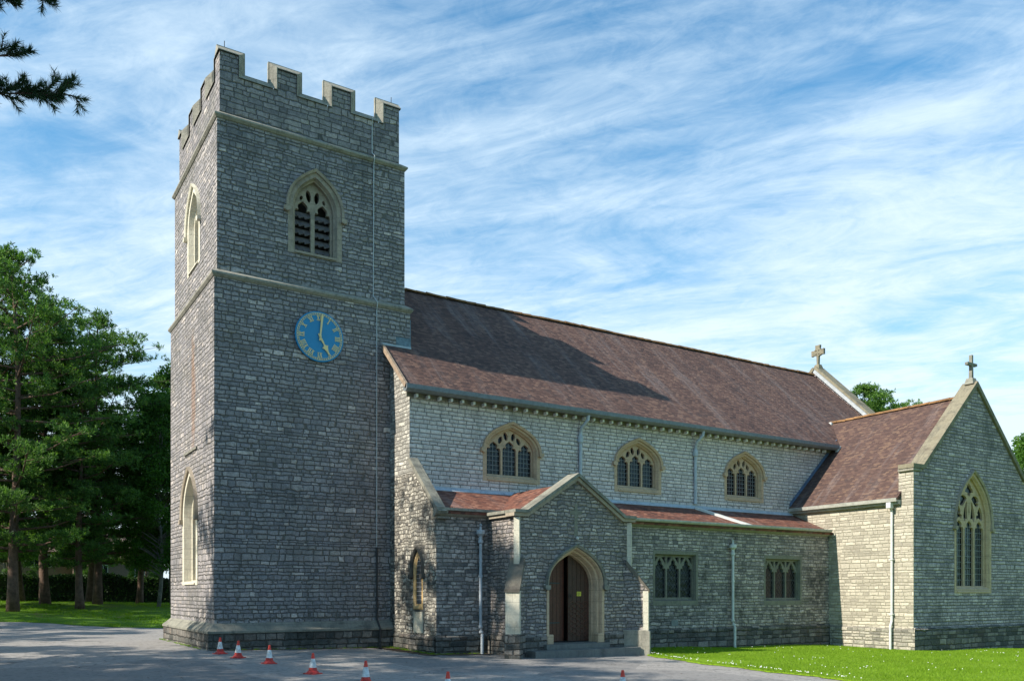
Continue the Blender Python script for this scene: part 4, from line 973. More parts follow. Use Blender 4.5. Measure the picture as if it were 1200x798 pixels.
# porch coping (moulded, follows the gable, with level shoulders)
def bar_path(m, pts, mp, d0, d1, t0, t1):
    """continuous moulding along an open polyline in (u,z); t0..t1 normal offset (upwards)"""
    P = [Vector(p) for p in pts]; out = []
    for i, p in enumerate(P):
        a = (P[i]-P[i-1]).normalized() if i > 0 else (P[1]-P[0]).normalized(); b_ = (P[i+1]-P[i]).normalized() if i < len(P)-1 else a
        n1 = Vector((-a.y, a.x)); n2 = Vector((-b_.y, b_.x)); nb = (n1+n2).normalized(); k = 1/max(0.3, nb.dot(n1)); out.append(nb*k)
    lo = [p+n_*t0 for p, n_ in zip(P, out)]; hi = [p+n_*t1 for p, n_ in zip(P, out)]
    m.prism([tuple(p) for p in lo]+[tuple(p) for p in reversed(hi)], mp, d0, d1)
gp = [(PXW-0.16, 4.0), (PXW+0.36, 4.0), (PCX, 5.20), (PXE-0.36, 4.0), (PXE+0.16, 4.0)]
m = MB(); bar_path(m, gp, sp, -0.10, 0.40, 0.03, 0.13); cp = m.build('porch_coping', DRESSG, CH)
m = MB(); bar_path(m, gp, sp, -0.17, 0.44, 0.133, 0.225); m.build('coping_roll', COPED, cp)
m = MB(); m.prism([(-0.10, 4.03), (-0.10, 4.13), (0.40, 4.13), (0.40, 4.03)], lambda d, zz, a: WEST(PXW)(a, zz, d), YP+0.403, YA-0.20); m.build('porch_cornice', DRESSG, cp)
m = MB(); m.prism([(-0.17, 4.13), (-0.17, 4.225), (0.44, 4.225), (0.44, 4.13)], lambda d, zz, a: WEST(PXW)(a, zz, d), YP+0.443, YA-0.243); m.build('cornice_roll', COPED, cp)
m = MB(); zr = 5.20; kx = 0.51
slab(m, [(PXW+0.28, YP+0.42, zr-kx*(PCX-PXW-0.28)), (PCX, YP+0.42, zr), (PCX, YC-0.01, zr), (PXW+0.28, YC-0.01, zr-kx*(PCX-PXW-0.28))], 0.08, (-kx, 0, 1))
slab(m, [(PXE+0.16, YP+0.42, zr-kx*(PXE+0.16-PCX)), (PCX, YP+0.42, zr), (PCX, YC-0.01, zr), (PXE+0.16, YC-0.01, zr-kx*(PXE+0.16-PCX))], 0.08, (kx, 0, 1))
m.build('porch_roof', TILE2, CH)
# rainwater pipes
def stack(x, y, zt, zb, mat, label=None, top=True):
    m = MB(); m.tube([(x, y, zt), (x, y, 0.62), (x, y-0.03, 0.55), (x+0.0, y-0.10, 0.42), (x, y-0.10, zb)], 0.052, 12)
    p = m.build('downpipe', mat, CH, smooth=False)
    if label: p['label'] = label
    if top:
        m = MB(); m.lathe([(0.055, -0.30), (0.085, -0.28), (0.085, -0.20), (0.06, -0.18), (0.06, -0.08), (0.14, 0.0), (0.14, 0.10), (0.12, 0.12), (0.05, 0.12)], (x, y, zt-0.05), 14); m.build('hopper', mat, p)
        m = MB(); m.tube([(x, y, zt+0.05), (x, y, zt+0.16), (x+0.02, y+0.02, zt+0.22), (x+0.05, y+0.10, zt+0.24)], 0.045, 10); m.build('swan_neck', mat, p)
    m = MB()
    for z in ((zt*0.62), 0.66, 0.50): m.lathe([(0.066, -0.035), (0.07, -0.03), (0.07, 0.03), (0.066, 0.035)], (x, y if z > 0.6 else y-0.05, z), 12)
    m.build('pipe_collar', mat, p)
stack(7.28, YA-0.14, 3.62, -0.35, PIPE, 'grey downpipe between the aisle corner and the porch'); stack(18.49, YA-0.14, 3.50, -0.6, PIPEW, 'pale downpipe between the two aisle windows')
for i, (x, z0) in enumerate(((12.77, 5.2), (18.55, 5.30))):
    m = MB(); m.tube([(x, -1.90, 8.20), (x, -1.88, 8.02), (x-0.12, -1.66, 7.75), (x-0.12, YC-0.08, 7.55), (x-0.12, YC-0.08, z0)], 0.065, 12); p = m.build('downpipe', PIPE, CH); p['label'] = ['grey downpipe above the porch gable', 'grey downpipe between second and third clerestory windows'][i]
    m = MB(); m.lathe([(0.075, -0.14), (0.105, -0.12), (0.105, 0.1), (0.08, 0.13)], (x-0.12, YC-0.08, 7.35), 12); m.box(x-0.25, x+0.01, YC-0.035, YC-0.003, 7.28, 7.34); m.build('pipe_collar', PIPE, p)
m = MB(); m.hexa([(18.32, YC-0.16, za_(YC-0.16)), (18.52, YC-0.16, za_(YC-0.16)), (19.78, -3.60, za_(-3.6)), (19.58, -3.60, za_(-3.6))], [(18.32, YC-0.16, za_(YC-0.16)+0.09), (18.52, YC-0.16, za_(YC-0.16)+0.09), (19.78, -3.60, za_(-3.6)+0.08), (19.58, -3.60, za_(-3.6)+0.08)]); m.build('roof_channel', PIPEW, CH)
# ---- transept
TCX = 28.73
tz = lambda x: 10.20-0.985*abs(x-TCX)
c = 28.53
hw_ = window(SOUTH(YT), CH, c, 1.95, 1.16, 4.42, 6.44, 1.36, 6.70,
    [trefoil(c-0.74, 2.0, 0.325, 4.22, 4.68), trefoil(c, 2.0, 0.325, 4.22, 4.68), trefoil(c+0.74, 2.0, 0.325, 4.22, 4.68)],
    [[(c+q*x_, z_) for x_, z_ in sh][::q] for q in (1, -1) for sh in (
        [(0.10, 4.72), (0.22, 4.78), (0.36, 4.62), (0.42, 4.85), (0.36, 5.15), (0.24, 5.40), (0.13, 5.50), (0.16, 5.15)],
        [(0.56, 4.74), (0.72, 4.82), (0.92, 4.70), (1.02, 4.80), (0.97, 5.05), (0.86, 5.22), (0.76, 5.28), (0.62, 5.05), (0.66, 4.95), (0.52, 4.90)],
        [(0.16, 5.60), (0.30, 5.44), (0.46, 5.30), (0.60, 5.28), (0.70, 5.36), (0.62, 5.44), (0.72, 5.52), (0.66, 5.64), (0.50, 5.72), (0.34, 5.72)])]
     + [[(c, 4.82), (c+0.045, 5.05), (c, 5.4), (c-0.045, 5.05)], [(c-0.10, 5.74), (c, 5.68), (c+0.10, 5.74), (c+0.12, 5.84), (c+0.30, 5.86), (c+0.26, 5.98), (c+0.16, 6.04), (c+0.10, 6.16), (c, 6.24), (c-0.10, 6.16), (c-0.16, 6.04), (c-0.26, 5.98), (c-0.30, 5.86), (c-0.12, 5.84)]],
    DRESS, GLASS, depth=0.17, name='transept_window', grid=(0.16, 0.24), hood_drop=0.02, hoodmat=DRESSG, ob=1.70, plate_t=0.15, label='tall traceried window in the transept gable')
MB().prism([(XT, -1.4), (XE, -1.4), (XE, 6.53), (XE-0.65, 6.53), (TCX, 10.18), (XT+0.66, 6.53), (XT, 6.53)], SOUTH(YT), 0, 0.5, [hw_]).build('transept_gable', TRANSF, CH)
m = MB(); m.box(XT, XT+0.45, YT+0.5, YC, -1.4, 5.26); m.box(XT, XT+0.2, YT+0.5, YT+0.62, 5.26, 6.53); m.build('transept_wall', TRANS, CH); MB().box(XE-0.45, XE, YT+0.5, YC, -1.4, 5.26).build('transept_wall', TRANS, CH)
m = MB(); m.box(XT-0.006, XT+0.05, YT-0.006, YT+0.49, 0.36, 6.52); m.build('quoin_strip', TRANS, CH)
m = MB(); plinth_run(m, SOUTH(YT), XT-0.03, XE, -1.4, 0.37, 0.08); m.build('transept_plinth', PLINTH, CH)
m = MB(); plinth_run(m, WEST(XT), YT-0.078, YA-0.085, -1.4, 0.37, 0.04); m.build('transept_side_plinth', stone('pale_plinth', [(0, (0.15, 0.14, 0.12)), (0.5, (0.27, 0.25, 0.21)), (1, (0.38, 0.34, 0.28))], (0.2, 0.18, 0.15), h=0.14, w=0.36, bump=0.03, dark=0.4), CH)
m = MB()
gp = [(XT-0.13, 6.53), (XT+0.62, 6.53), (TCX, 10.20), (XE-0.62, 6.53), (XE+0.13, 6.53)]
bar_path(m, gp, SOUTH(YT), -0.09, 0.56, 0.0, 0.16); m.build('transept_coping', COPET, CH)
MB().box(XT-0.10, XT+0.4, YT-0.06, YT+0.60, 6.42, 6.528).build('kneeler', COPE, CH, bevel=0.02)
cross_part(TCX, YT+0.2, 10.42, 1.12, False, 'x', mat=COPED)['label'] = 'plain stone cross on the transept gable'
m = MB(); te = XT-0.30; tzr = lambda x: 9.87-0.965*abs(x-TCX)
slab(m, [(te, YT+0.50, tzr(te)), (TCX, YT+0.50, tzr(TCX)), (TCX, -0.1, tzr(TCX)), (te+2.2, -0.1, tzr(te+2.2)), (te+2.2, YC-0.004, tzr(te+2.2)), (te, YC-0.004, tzr(te))], 0.10, (-0.965, 0, 1)); m.build('transept_roof', TILE3, CH)
m = MB(); slab(m, [(2*TCX-te, YT+0.50, tzr(te)), (TCX, YT+0.50, tzr(TCX)), (TCX, -0.1, tzr(TCX)), (2*TCX-te, -0.1, tzr(te))], 0.10, (0.965, 0, 1)); m.build('transept_roof', TILE3, CH)['label'] = 'east slope of the transept roof'
m = MB(); ridge(m, (TCX, YT+0.6, 9.89), (TCX, -0.15, 9.89)); m.build('ridge_tiles', RIDGE, CH)
# lead strip where transept roof meets the clerestory wall, and at the valley foot
m = MB(); m.prism([(te+0.1, tzr(te+0.1)), (te+3.3, tzr(te+3.3)), (te+3.3, tzr(te+3.3)+0.18), (te+0.1, tzr(te+0.1)+0.18)], SOUTH(YC), -0.035, -0.006)
m.build('lead_flashing', plain('blue_lead', (0.10, 0.15, 0.24), 0.5, var=0.5), CH)
m = MB()
for a, b_ in (((26.88, -1.99), (27.12, -1.84)), ((28.5, -0.40), (28.78, -0.22))):
    MB().box(a[0], b_[0], a[1], b_[1], min(tzr(a[0]), tzr(b_[0]))-0.05, tzr(b_[0])+0.05).build('lead_saddle', PIPEW, CH, bevel=0.02)
m = MB(); m.prism([(-0.30, 5.27), (-0.34, 5.40), (-0.30, 5.41), (-0.29, 5.34), (-0.17, 5.34), (-0.17, 5.27)], lambda d, zz, a: WEST(XT)(a, zz, d), YT+0.52, YC-0.0); m.prism([(-0.165, 5.17), (-0.165, 5.34), (-0.003, 5.34), (-0.003, 5.17)], lambda d, zz, a: WEST(XT)(a, zz, d), YT+0.52, YC-0.0); m.build('transept_gutter', GUTTERP, CH)
m = MB(); px_ = XT-0.09; m.tube([(px_-0.16, -6.36, 5.26), (px_-0.14, -6.36, 5.12), (px_, -6.36, 4.92), (px_, -6.36, 0.62), (px_-0.09, -6.36, 0.40), (px_-0.09, -6.36, -0.9)], 0.05, 12); p = m.build('downpipe', PIPEW, CH); p['label'] = 'pale downpipe on the sunlit transept wall'
m = MB(); m.box(px_-0.24, px_-0.02, -6.46, -6.26, 5.02, 5.25); m.build('hopper', PIPEW, p, bevel=0.02)
m = MB()
for z in (3.0, 0.85): m.box(px_-0.07, px_+0.07, -6.44, -6.28, z, z+0.06)
m.build('pipe_collar', PIPEW, p)

# ------------------------------------------------------------------ cones
def cone():
    t = empty('traffic_cone')
    m = MB(); s = 0.155
    m.hexa([(-s, -s, 0), (s, -s, 0), (s, s, 0), (-s, s, 0)], [(-s*.97, -s*.97, 0.022), (s*.97, -s*.97, 0.022), (s*.97, s*.97, 0.022), (-s*.97, s*.97, 0.022)])
    m.lathe([(0.150, 0.018), (0.140, 0.04), (0.100, 0.075), (0.088, 0.12), (0.083, 0.145)], (0, 0, 0), 28); m.build('base', REDD, t, smooth=False)
    m = MB(); m.lathe([(0.083, 0.145), (0.0835, 0.150), (0.0455, 0.340), (0.044, 0.345)], (0, 0, 0), 28); m.build('reflective_sleeve', CWHITE, t)
    m = MB(); m.lathe([(0.044, 0.345), (0.029, 0.44), (0.029, 0.455), (0.022, 0.47)], (0, 0, 0), 28); m.build('tip', RED, t)
    return t
labs = ['red and white cone nearest the tower, leftmost of the row', 'second cone from the left, just right of the tower corner', 'third cone from the left, in front of the tower wall',
        'fourth cone from the left, largest whole cone, on the tarmac', 'fifth cone, its base cut by the bottom edge of the photo', 'sixth cone, only its red tip and white band showing', 'rightmost cone, standing alone in front of the porch steps']
spots = [(-0.21, -1.63), (-0.10, -3.16), (0.18, -5.08), (0.34, -7.91), (0.55, -10.49), (0.88, -13.38), (4.08, -14.29)]
c0 = cone()
for i, (x, y) in enumerate(spots):
    if i == 0: o = c0
    else:
        o = c0.copy(); C.objects.link(o)
        for ch in c0.children:
            d = ch.copy(); C.objects.link(d); d.parent = o
    o.location = (x, y, g_(x, y)+0.003); o.rotation_euler = ([0, 0.02, 0, 0.015, 0, 0, 0][i], [0.0, 0, 0.025, 0, 0, 0.02, 0][i], [0.3, 0.8, 0.1, 0.5, 1.2, 0.2, 0.9][i])
    tag(o, labs[i], 'traffic cone', 'traffic cones in a line across the tarmac')

# ------------------------------------------------------------------ vegetation
rng = np.random.default_rng(5)
def mesh_np(name, V, F, mat):
    """V (n,3), F (m,k)"""
    me = bpy.data.meshes.new(name); k = F.shape[1]
    me.vertices.add(len(V)); me.vertices.foreach_set('co', V.astype(np.float32).ravel())
    me.loops.add(F.size); me.loops.foreach_set('vertex_index', F.astype(np.int32).ravel())
    me.polygons.add(len(F)); me.polygons.foreach_set('loop_start', (np.arange(len(F))*k).astype(np.int32))
    me.update(calc_edges=True); me.materials.append(mat); return me
def leaf_quads(P, size, aspect, up=0.0, rng=rng):
    """diamond leaf faces at P (n,3)"""
    n = len(P); d = rng.normal(size=(n, 3)); d[:, 2] += up; d /= np.linalg.norm(d, axis=1)[:, None]
    e_ = rng.normal(size=(n, 3)); e_ -= (e_*d).sum(1)[:, None]*d; e_ /= np.linalg.norm(e_, axis=1)[:, None]
    s = size*rng.uniform(0.6, 1.3, (n, 1)); a = d*s; b = e_*s*aspect
    V = np.stack([P-a*0.5, P+b*0.5-a*0.1, P+a*0.5, P-b*0.5-a*0.1], 1).reshape(-1, 3)
    return V, np.arange(4*n).reshape(n, 4)
def pine_mesh(seed, H=21.0, base=6.0, rad=4.2, nb=34, leaves=30000, name='crown', flat=0.32, trunk_r=0.3, lean=0.6):
    r = np.random.default_rng(seed); tm = MB(); path = []
    lx, ly = r.uniform(-lean, lean, 2)
    def tp(z): t = z/H; return np.array([lx*t*t+0.25*math.sin(t*5+seed), ly*t*t+0.2*math.cos(t*4+seed), z])
    for i in range(13): path.append(tuple(tp(H*0.97*i/12)))
    tm.tube(path, [trunk_r*(1.25 if i == 0 else 1)*(1-0.85*i/12) for i in range(13)], 10)
    centers = []; wts = []
    for i in range(nb):
        t = (i+r.uniform(0, 0.8))/nb; z = base+(H*0.985-base)*t; p0 = tp(z)
        prof = rad*(0.55+0.9*t*(1-t)*1.7)*(1.0 if t < 0.6 else max(0.2, 1-((t-0.6)/0.42)**1.7))
        L = prof*r.uniform(0.65, 1.2); a = i*2.4+r.uniform(-0.5, 0.5)
        rise = r.uniform(-0.08, 0.25)+0.25*t
        tip = p0+np.array([math.cos(a)*L, math.sin(a)*L, L*rise]); mid = (p0+tip)/2+np.array([0, 0, -0.06*L])
        tm.tube([tuple(p0), tuple(mid), tuple(tip)], [0.075*(1-0.6*t)+0.02, 0.05*(1-0.5*t)+0.015, 0.012], 5, caps=False)
        nc = max(3, int(L*3.0))
        for k in range(nc):
            q = r.uniform(0.28, 1.05); c_ = p0+(tip-p0)*q+np.array([0, 0, -0.06*L*4*q*(1-q)*0.5])
            side = r.normal(0, 0.30*L*(0.35+0.6*q)*0.5, 2); c_ = c_+np.array([side[0], side[1], r.normal(0, 0.13)+0.1])
            centers.append(c_); wts.append(r.uniform(0.5, 1.25))
            if k % 2 == 0: tm.tube([tuple(p0+(tip-p0)*max(q-0.2, 0.1)), tuple(c_)], [0.022, 0.007], 4, caps=False)
    # top tufts
    for k in range(7):
        centers.append(tp(H*0.97)+r.normal(0, 0.35, 3)*np.array([1, 1, 0.9])); wts.append(0.7)
    centers = np.array(centers); wts = np.array(wts); pr = wts**2/np.sum(wts**2)
    per = 13; nt = leaves//per
    idx = r.choice(len(centers), nt, p=pr); dv = r.normal(size=(nt, 3)); dv /= np.linalg.norm(dv, axis=1)[:, None]
    rr_ = r.uniform(0, 1, (nt, 1))**0.4
    T0 = centers[idx]+dv*rr_*wts[idx][:, None]*np.stack([0.66*np.ones(nt), 0.66*np.ones(nt), 0.62*flat*(0.8+0.9*((idx*7919) % 13)/13)], 1)
    # each tuft: needles fanning up and outwards from its shoot
    ax = dv*0.5+np.array([0, 0, 0.75])+r.normal(0, 0.25, (nt, 3)); ax /= np.linalg.norm(ax, axis=1)[:, None]
    D_ = np.repeat(ax, per, 0)*0.62+r.normal(0, 0.5, (nt*per, 3)); D_ /= np.linalg.norm(D_, axis=1)[:, None]
    B_ = np.repeat(T0, per, 0)+np.repeat(ax, per, 0)*r.uniform(-0.1, 0.12, (nt*per, 1))
    n = nt*per; e_ = np.cross(D_, r.normal(size=(n, 3))); e_ /= np.linalg.norm(e_, axis=1)[:, None]
    ln = 0.23*r.uniform(0.6, 1.2, (n, 1)); w_ = 0.026
    V = np.stack([B_, B_+D_*ln*0.55+e_*w_, B_+D_*ln, B_+D_*ln*0.55-e_*w_], 1).reshape(-1, 3); F = np.arange(4*n).reshape(n, 4)
    return tm, V, F
def broad_mesh(seed, H=14.0, base=3.0, rad=4.0, nclump=70, leaves=26000, size=0.2, trunk_r=0.22, shape=1.0, droop=0.0):
    r = np.random.default_rng(seed); tm = MB()
    tm.tube([(0.15*math.sin(i), 0.12*math.cos(i*1.3), H*0.9*i/8) for i in range(9)], [trunk_r*(1-0.88*i/8) for i in range(9)], 9)
    cs = []; ws = []
    for i in range(nclump):
        t = r.uniform(0, 1)**0.8; z = base+(H-base)*t; rr_ = rad*math.sqrt(max(0.05, 1-abs(2*t-0.85)**2.2/1.6))*r.uniform(0.25, 1.0)**0.5*shape
        a = r.uniform(0, 2*math.pi); c_ = np.array([math.cos(a)*rr_, math.sin(a)*rr_, z-droop*rr_]); cs.append(c_); ws.append(r.uniform(0.55, 1.2))
        zb = max(0.3*H*0.5, z-rr_*0.9); tm.tube([(0, 0, zb), tuple(c_*np.array([0.5, 0.5, 0])+np.array([0, 0, (zb+c_[2])/2+0.1])), tuple(c_)], [0.06, 0.035, 0.01], 5, caps=False)
    cs = np.array(cs); ws = np.array(ws); pr = ws**2/np.sum(ws**2); idx = r.choice(len(cs), leaves, p=pr)
    dv = r.normal(size=(leaves, 3)); dv /= np.linalg.norm(dv, axis=1)[:, None]
    P = cs[idx]+dv*(r.uniform(0, 1, (leaves, 1))**0.5)*ws[idx][:, None]*np.array([0.95, 0.95, 0.7])
    V, F = leaf_quads(P, size, 0.6, up=0.1, rng=r)
    return tm, V, F
PROTO = {}
def tree_proto(key, kind, bark, leafm, **kw):
    tm, V, F = (pine_mesh if kind == 'pine' else broad_mesh)(**kw)
    me_t = bpy.data.meshes.new('trunk'); me_t.from_pydata([tuple(v) for v in tm.v], [], tm.f); me_t.polygons.foreach_set('use_smooth', [True]*len(me_t.polygons)); me_t.materials.append(bark); me_t.update()
    PROTO[key] = (me_t, mesh_np('crown', V, F, leafm))
tree_proto('pa', 'pine', BARK, NEEDLE, seed=11, H=21, base=3.4, rad=6.3, nb=70, leaves=105000)
tree_proto('pb', 'pine', BARK, NEEDLE, seed=23, H=20, base=4.0, rad=5.4, nb=60, leaves=88000)
tree_proto('pc', 'pine', BARK, NEEDLE, seed=37, H=17, base=3.2, rad=4.4, nb=50, leaves=62000)
tree_proto('pd', 'pine', BARK, NEEDLE, seed=51, H=17, base=8.5, rad=4.6, nb=30, leaves=70000)
tree_proto('ba', 'broad', BARKG, LEAF, seed=5, H=15, base=4.0, rad=3.2, nclump=80, leaves=26000, size=0.2)
tree_proto('bb', 'broad', BIRCHB, LEAF, seed=8, H=15, base=3.2, rad=2.4, nclump=120, leaves=38000, size=0.17, trunk_r=0.14, droop=0.3)
def tree(key, name, x, y, s, rz, label, group, cat='tree', z=None, trunk_s=1.0, sz=None):
    zz = g_(x, y) if z is None else z
    root = empty(name, (x, y, zz-0.05), label, cat, group)
    root.rotation_euler = (0, 0, rz); root.scale = (s, s, sz or s)
    for nm, me in zip(('trunk', 'crown'), PROTO[key]):
        o = bpy.data.objects.new(nm, me); C.objects.link(o); o.parent = root
    return root
TREES = [
 ('pa', 'pine_tree', -4.1, 28.9, 0.98, 0.4, 'big dark pine with reddish trunk, nearest on the left lawn'),
 ('pb', 'pine_tree', -5.6, 33.0, 1.08, 2.1, 'tall pine at the very left edge of the photo'),
 ('pa', 'pine_tree', 0.5, 35.0, 0.92, 3.9, 'pine with thick brown trunk standing alone in front of the hedge'),
 ('pb', 'pine_tree', -2.3, 35.5, 0.98, 0.9, 'pine with pale slim trunk between the two reddish trunks'),
 ('pc', 'pine_tree', 3.9, 40.0, 0.78, 5.0, 'smaller pine with thin trunk, second from the tower'),
 ('pc', 'pine_tree', -0.6, 31.5, 0.80, 1.6, 'leaning bushy pine with low sunlit boughs over the lawn'),
 ('pb', 'pine_tree', -8.5, 40.0, 1.0, 3.3, 'pine far back at the left edge, behind the reddish trunk'),
 ('pc', 'pine_tree', 1.2, 43.0, 0.95, 0.2, 'dark pine close to the hedge in the middle of the group'),
 ('pc', 'pine_tree', -3.4, 44.5, 0.95, 2.6, 'dark pine against the hedge behind the pale slim trunk'),
]
for k, n_, x, y, s, rz, lb in TREES: tree(k, n_, x, y, s, rz, lb, 'pines on the left lawn')
tree('bb', 'birch_tree', 4.25, 33.6, 0.95, 0.6, 'slender birch with white trunk beside the tower', 'broadleaved trees behind the lawn')
tree('bb', 'birch_tree', 5.6, 36.5, 1.1, 2.6, 'light green birch partly hidden behind the tower', 'broadleaved trees behind the lawn')
tree('ba', 'broadleaved_tree', 7.6, 44.5, 0.98, 1.1, 'tall yellow-green tree behind the tower edge, past the hedge', 'broadleaved trees behind the lawn')
tree('ba', 'broadleaved_tree', -3.8, 58.0, 1.0, 4.1, 'bright tree beyond the hedge near the brick house', 'broadleaved trees behind the lawn', z=1.0)
tree('ba', 'broadleaved_tree', 2.2, 56.0, 0.9, 2.1, 'leafy tree beyond the hedge seen between two trunks', 'broadleaved trees behind the lawn', z=1.0)
tree('pb', 'pine_tree', -10.5, 46.0, 1.1, 2.9, 'distant pine beyond the left edge of the lawn', 'pines on the left lawn')
# behind the church
tree('pd', 'pine_tree', 61.4, 20.0, 1.18, 3.4, 'round-topped pine rising behind the transept roof', 'trees behind the church', z=0)
tree('ba', 'broadleaved_tree', 57.4, 4.0, 0.92, 0.3, 'leafy tree at the right edge behind the transept gable', 'trees behind the church', z=-0.8)
# trees west of the tarmac, out of the picture to the left; they shade it
WEST_T = [('pa', -17, -8.5, 0.86, 0.2), ('pa', -15, -2.4, 0.93, 2.2), ('pb', -19, -14, 0.95, 1.2), ('pc', -15, -19, 1.0, 2.2), ('pa', -25, -21, 1.05, 3.0), ('ba', -22, -4.5, 0.92, 0.9), ('pb', -27, -11, 1.1, 4.0),
          ('ba', -14.5, 3.0, 0.58, 0.9), ('pc', -21, 9.5, 0.80, 1.9), ('ba', -15.5, 13.5, 0.72, 2.9), ('pb', -19, 20, 0.85, 0.2), ('pa', -22, 27, 0.9, 0.7), ('ba', -16, 34, 0.9, 1.7)]
for k, x, y, s, rz in WEST_T:
    tree(k, 'pine_tree' if k[0] == 'p' else 'broadleaved_tree', x, y, s, rz, ('tall pine' if k[0] == 'p' else 'leafy tree')+' west of the tarmac, left of the view, shading it', 'trees shading the tarmac from the west')
# near pine with one bough reaching into the top left corner
near = tree('pc', 'pine_tree', -11.6, -12.6, 0.86, 1.3, 'near pine whose dark bough hangs into the top left corner', 'trees shading the tarmac from the west')
def bough(name, root, start, tip, spread, seed, nshoots, density=120):
    r = np.random.default_rng(seed); tm = MB(); S, T_ = np.array(start), np.array(tip)
    rt = np.array([0.845, -0.535, 0]); upv = np.array([0, 0, 1.0]); fw = np.array([0.535, 0.845, 0])
    pts = [S+(T_-S)*t+upv*0.10*math.sin(t*math.pi)*np.linalg.norm(T_-S)*0.2 for t in np.linspace(0, 1, 8)]
    tm.tube([tuple(p) for p in pts], [0.05, 0.045, 0.04, 0.034, 0.028, 0.02, 0.012, 0.006], 7, caps=False)
    Ps = []; Ds = []
    def needles(a, b, n, ln):
        d = (b-a)/np.linalg.norm(b-a)
        t = r.uniform(0.0, 1.0, n)**0.8; base_ = a+(b-a)*t[:, None]
        v = r.normal(size=(n, 3)); v -= (v@d)[:, None]*d; v /= np.linalg.norm(v, axis=1)[:, None]
        dd = v*0.75+d*r.uniform(0.45, 1.0, (n, 1)); dd /= np.linalg.norm(dd, axis=1)[:, None]
        Ps.append(base_); Ds.append(dd*ln*r.uniform(0.7, 1.15, (n, 1)))
    L = np.linalg.norm(T_-S)
    for i in range(nshoots):
        t = 1-spread*(i/nshoots)/L; p = S+(T_-S)*t+upv*0.02*L*math.sin(t*math.pi)
        d = (T_-S)/L*r.uniform(0.5, 1.0)+upv*r.uniform(-0.35, 1.0)+fw*r.uniform(-0.6, 0.6); d /= np.linalg.norm(d)
        ln = r.uniform(0.16, 0.34); q = p+d*ln
        tm.tube([tuple(p), tuple(p+d*ln*0.5+upv*0.01), tuple(q)], [0.008, 0.006, 0.004], 5, caps=False)
        needles(p+d*ln*0.15, q, density, 0.095)
        for k in range(2):
            d2 = d+r.normal(0, 0.45, 3); d2 /= np.linalg.norm(d2); p2 = p+d*ln*r.uniform(0.3, 0.7); q2 = p2+d2*ln*0.6
            tm.tube([tuple(p2), tuple(q2)], [0.005, 0.003], 4, caps=False); needles(p2, q2, density//2, 0.09)
    P = np.concatenate(Ps); Dn = np.concatenate(Ds); n = len(P)
    sd = np.cross(Dn, r.normal(size=(n, 3))); sd /= np.linalg.norm(sd, axis=1)[:, None]; sd *= 0.0042
    V = np.stack([P-sd, P+sd, P+Dn], 1).reshape(-1, 3); F = np.arange(3*n).reshape(n, 3)
    off = np.array(root.location); inv = root.matrix_basis.inverted()
    wb_ = tm.build('bough', plain('bough_bark_%d' % seed, (0.07, 0.045, 0.035), 0.9, var=0.4), None, smooth=True)
    wb_.parent = root; wb_.matrix_parent_inverse = inv
    nd = bpy.data.objects.new('bough_needles', mesh_np('bough_needles', V, F, SHOOT)); C.objects.link(nd); nd.parent = wb_
for x, y, s_, rz in ((-9, 52.5, 0.42, 0.3), (-3.2, 51, 0.40, 1.9), (1.6, 50.5, 0.46, 3.3), (6.0, 50, 0.44, 5.1)):
    tree('ba', 'bush', x, y, s_, rz, 'leafy shrub rising just behind the clipped hedge', 'shrubs behind the hedge', cat='shrub')
near_inv = None
bpy.context.view_layer.update()
bough('b', near, (-11.4, -12.7, 6.6), (-5.24, -15.25, 7.62), 1.45, 3, 34)
bough('b', near, (-11.4, -12.7, 7.4), (-5.50, -15.06, 8.80), 0.9, 4, 18)
bough('b', near, (-11.4, -12.7, 7.0), (-5.74, -14.94, 8.06), 0.35, 6, 4)
# hedge in front of the house: one clipped hedge
def hedge(x0, y0, x1, y1, h, w, n, label):
    r = np.random.default_rng(2); L = math.hypot(x1-x0, y1-y0)
    t = r.uniform(0, 1, n); a = r.uniform(-1, 1, n); z = r.uniform(0, 1, n)
    shell = r.uniform(0, 1, n) < 0.8; z = np.where(shell & (np.abs(a) < 0.75), 1-r.uniform(0, 0.12, n), z); a = np.where(shell & (z < 0.85), np.sign(a)*(1-r.uniform(0, .25, n)), a)
    dx, dy = (x1-x0)/L, (y1-y0)/L
    hh = h*(1+0.06*np.sin(t*37)+0.05*np.sin(t*90+1))
    P = np.stack([x0+(x1-x0)*t-dy*a*w/2, y0+(y1-y0)*t+dx*a*w/2, z*hh+r.normal(0, 0.06, n)], 1)
    P[:, 2] += np.array([g_(p[0], p[1]) for p in P])
    V, F = leaf_quads(P, 0.2, 0.6, rng=r)
    root = empty('hedge', ((x0+x1)/2, (y0+y1)/2, 0), label, 'hedge')
    o = bpy.data.objects.new('foliage', mesh_np('foliage', V, F, HEDGEL)); C.objects.link(o); o.parent = root; o.matrix_parent_inverse = Matrix.Translation(-Vector(root.location))
    m = MB(); zb = g_((x0+x1)/2, (y0+y1)/2); q = w*0.36
    m.hexa([(x0+dy*q, y0-dx*q, zb-0.3), (x1+dy*q, y1-dx*q, zb-0.3), (x1-dy*q, y1+dx*q, zb-0.3), (x0-dy*q, y0+dx*q, zb-0.3)], [(x0+dy*q, y0-dx*q, zb+h*0.9), (x1+dy*q, y1-dx*q, zb+h*0.9), (x1-dy*q, y1+dx*q, zb+h*0.9), (x0-dy*q, y0+dx*q, zb+h*0.9)])
    m.build('branches', plain('hedge_core', (0.02, 0.026, 0.012), 0.95), root)
hedge(-24, 52.5, 24, 46.5, 2.1, 1.6, 60000, 'long dark clipped hedge behind the left lawn')
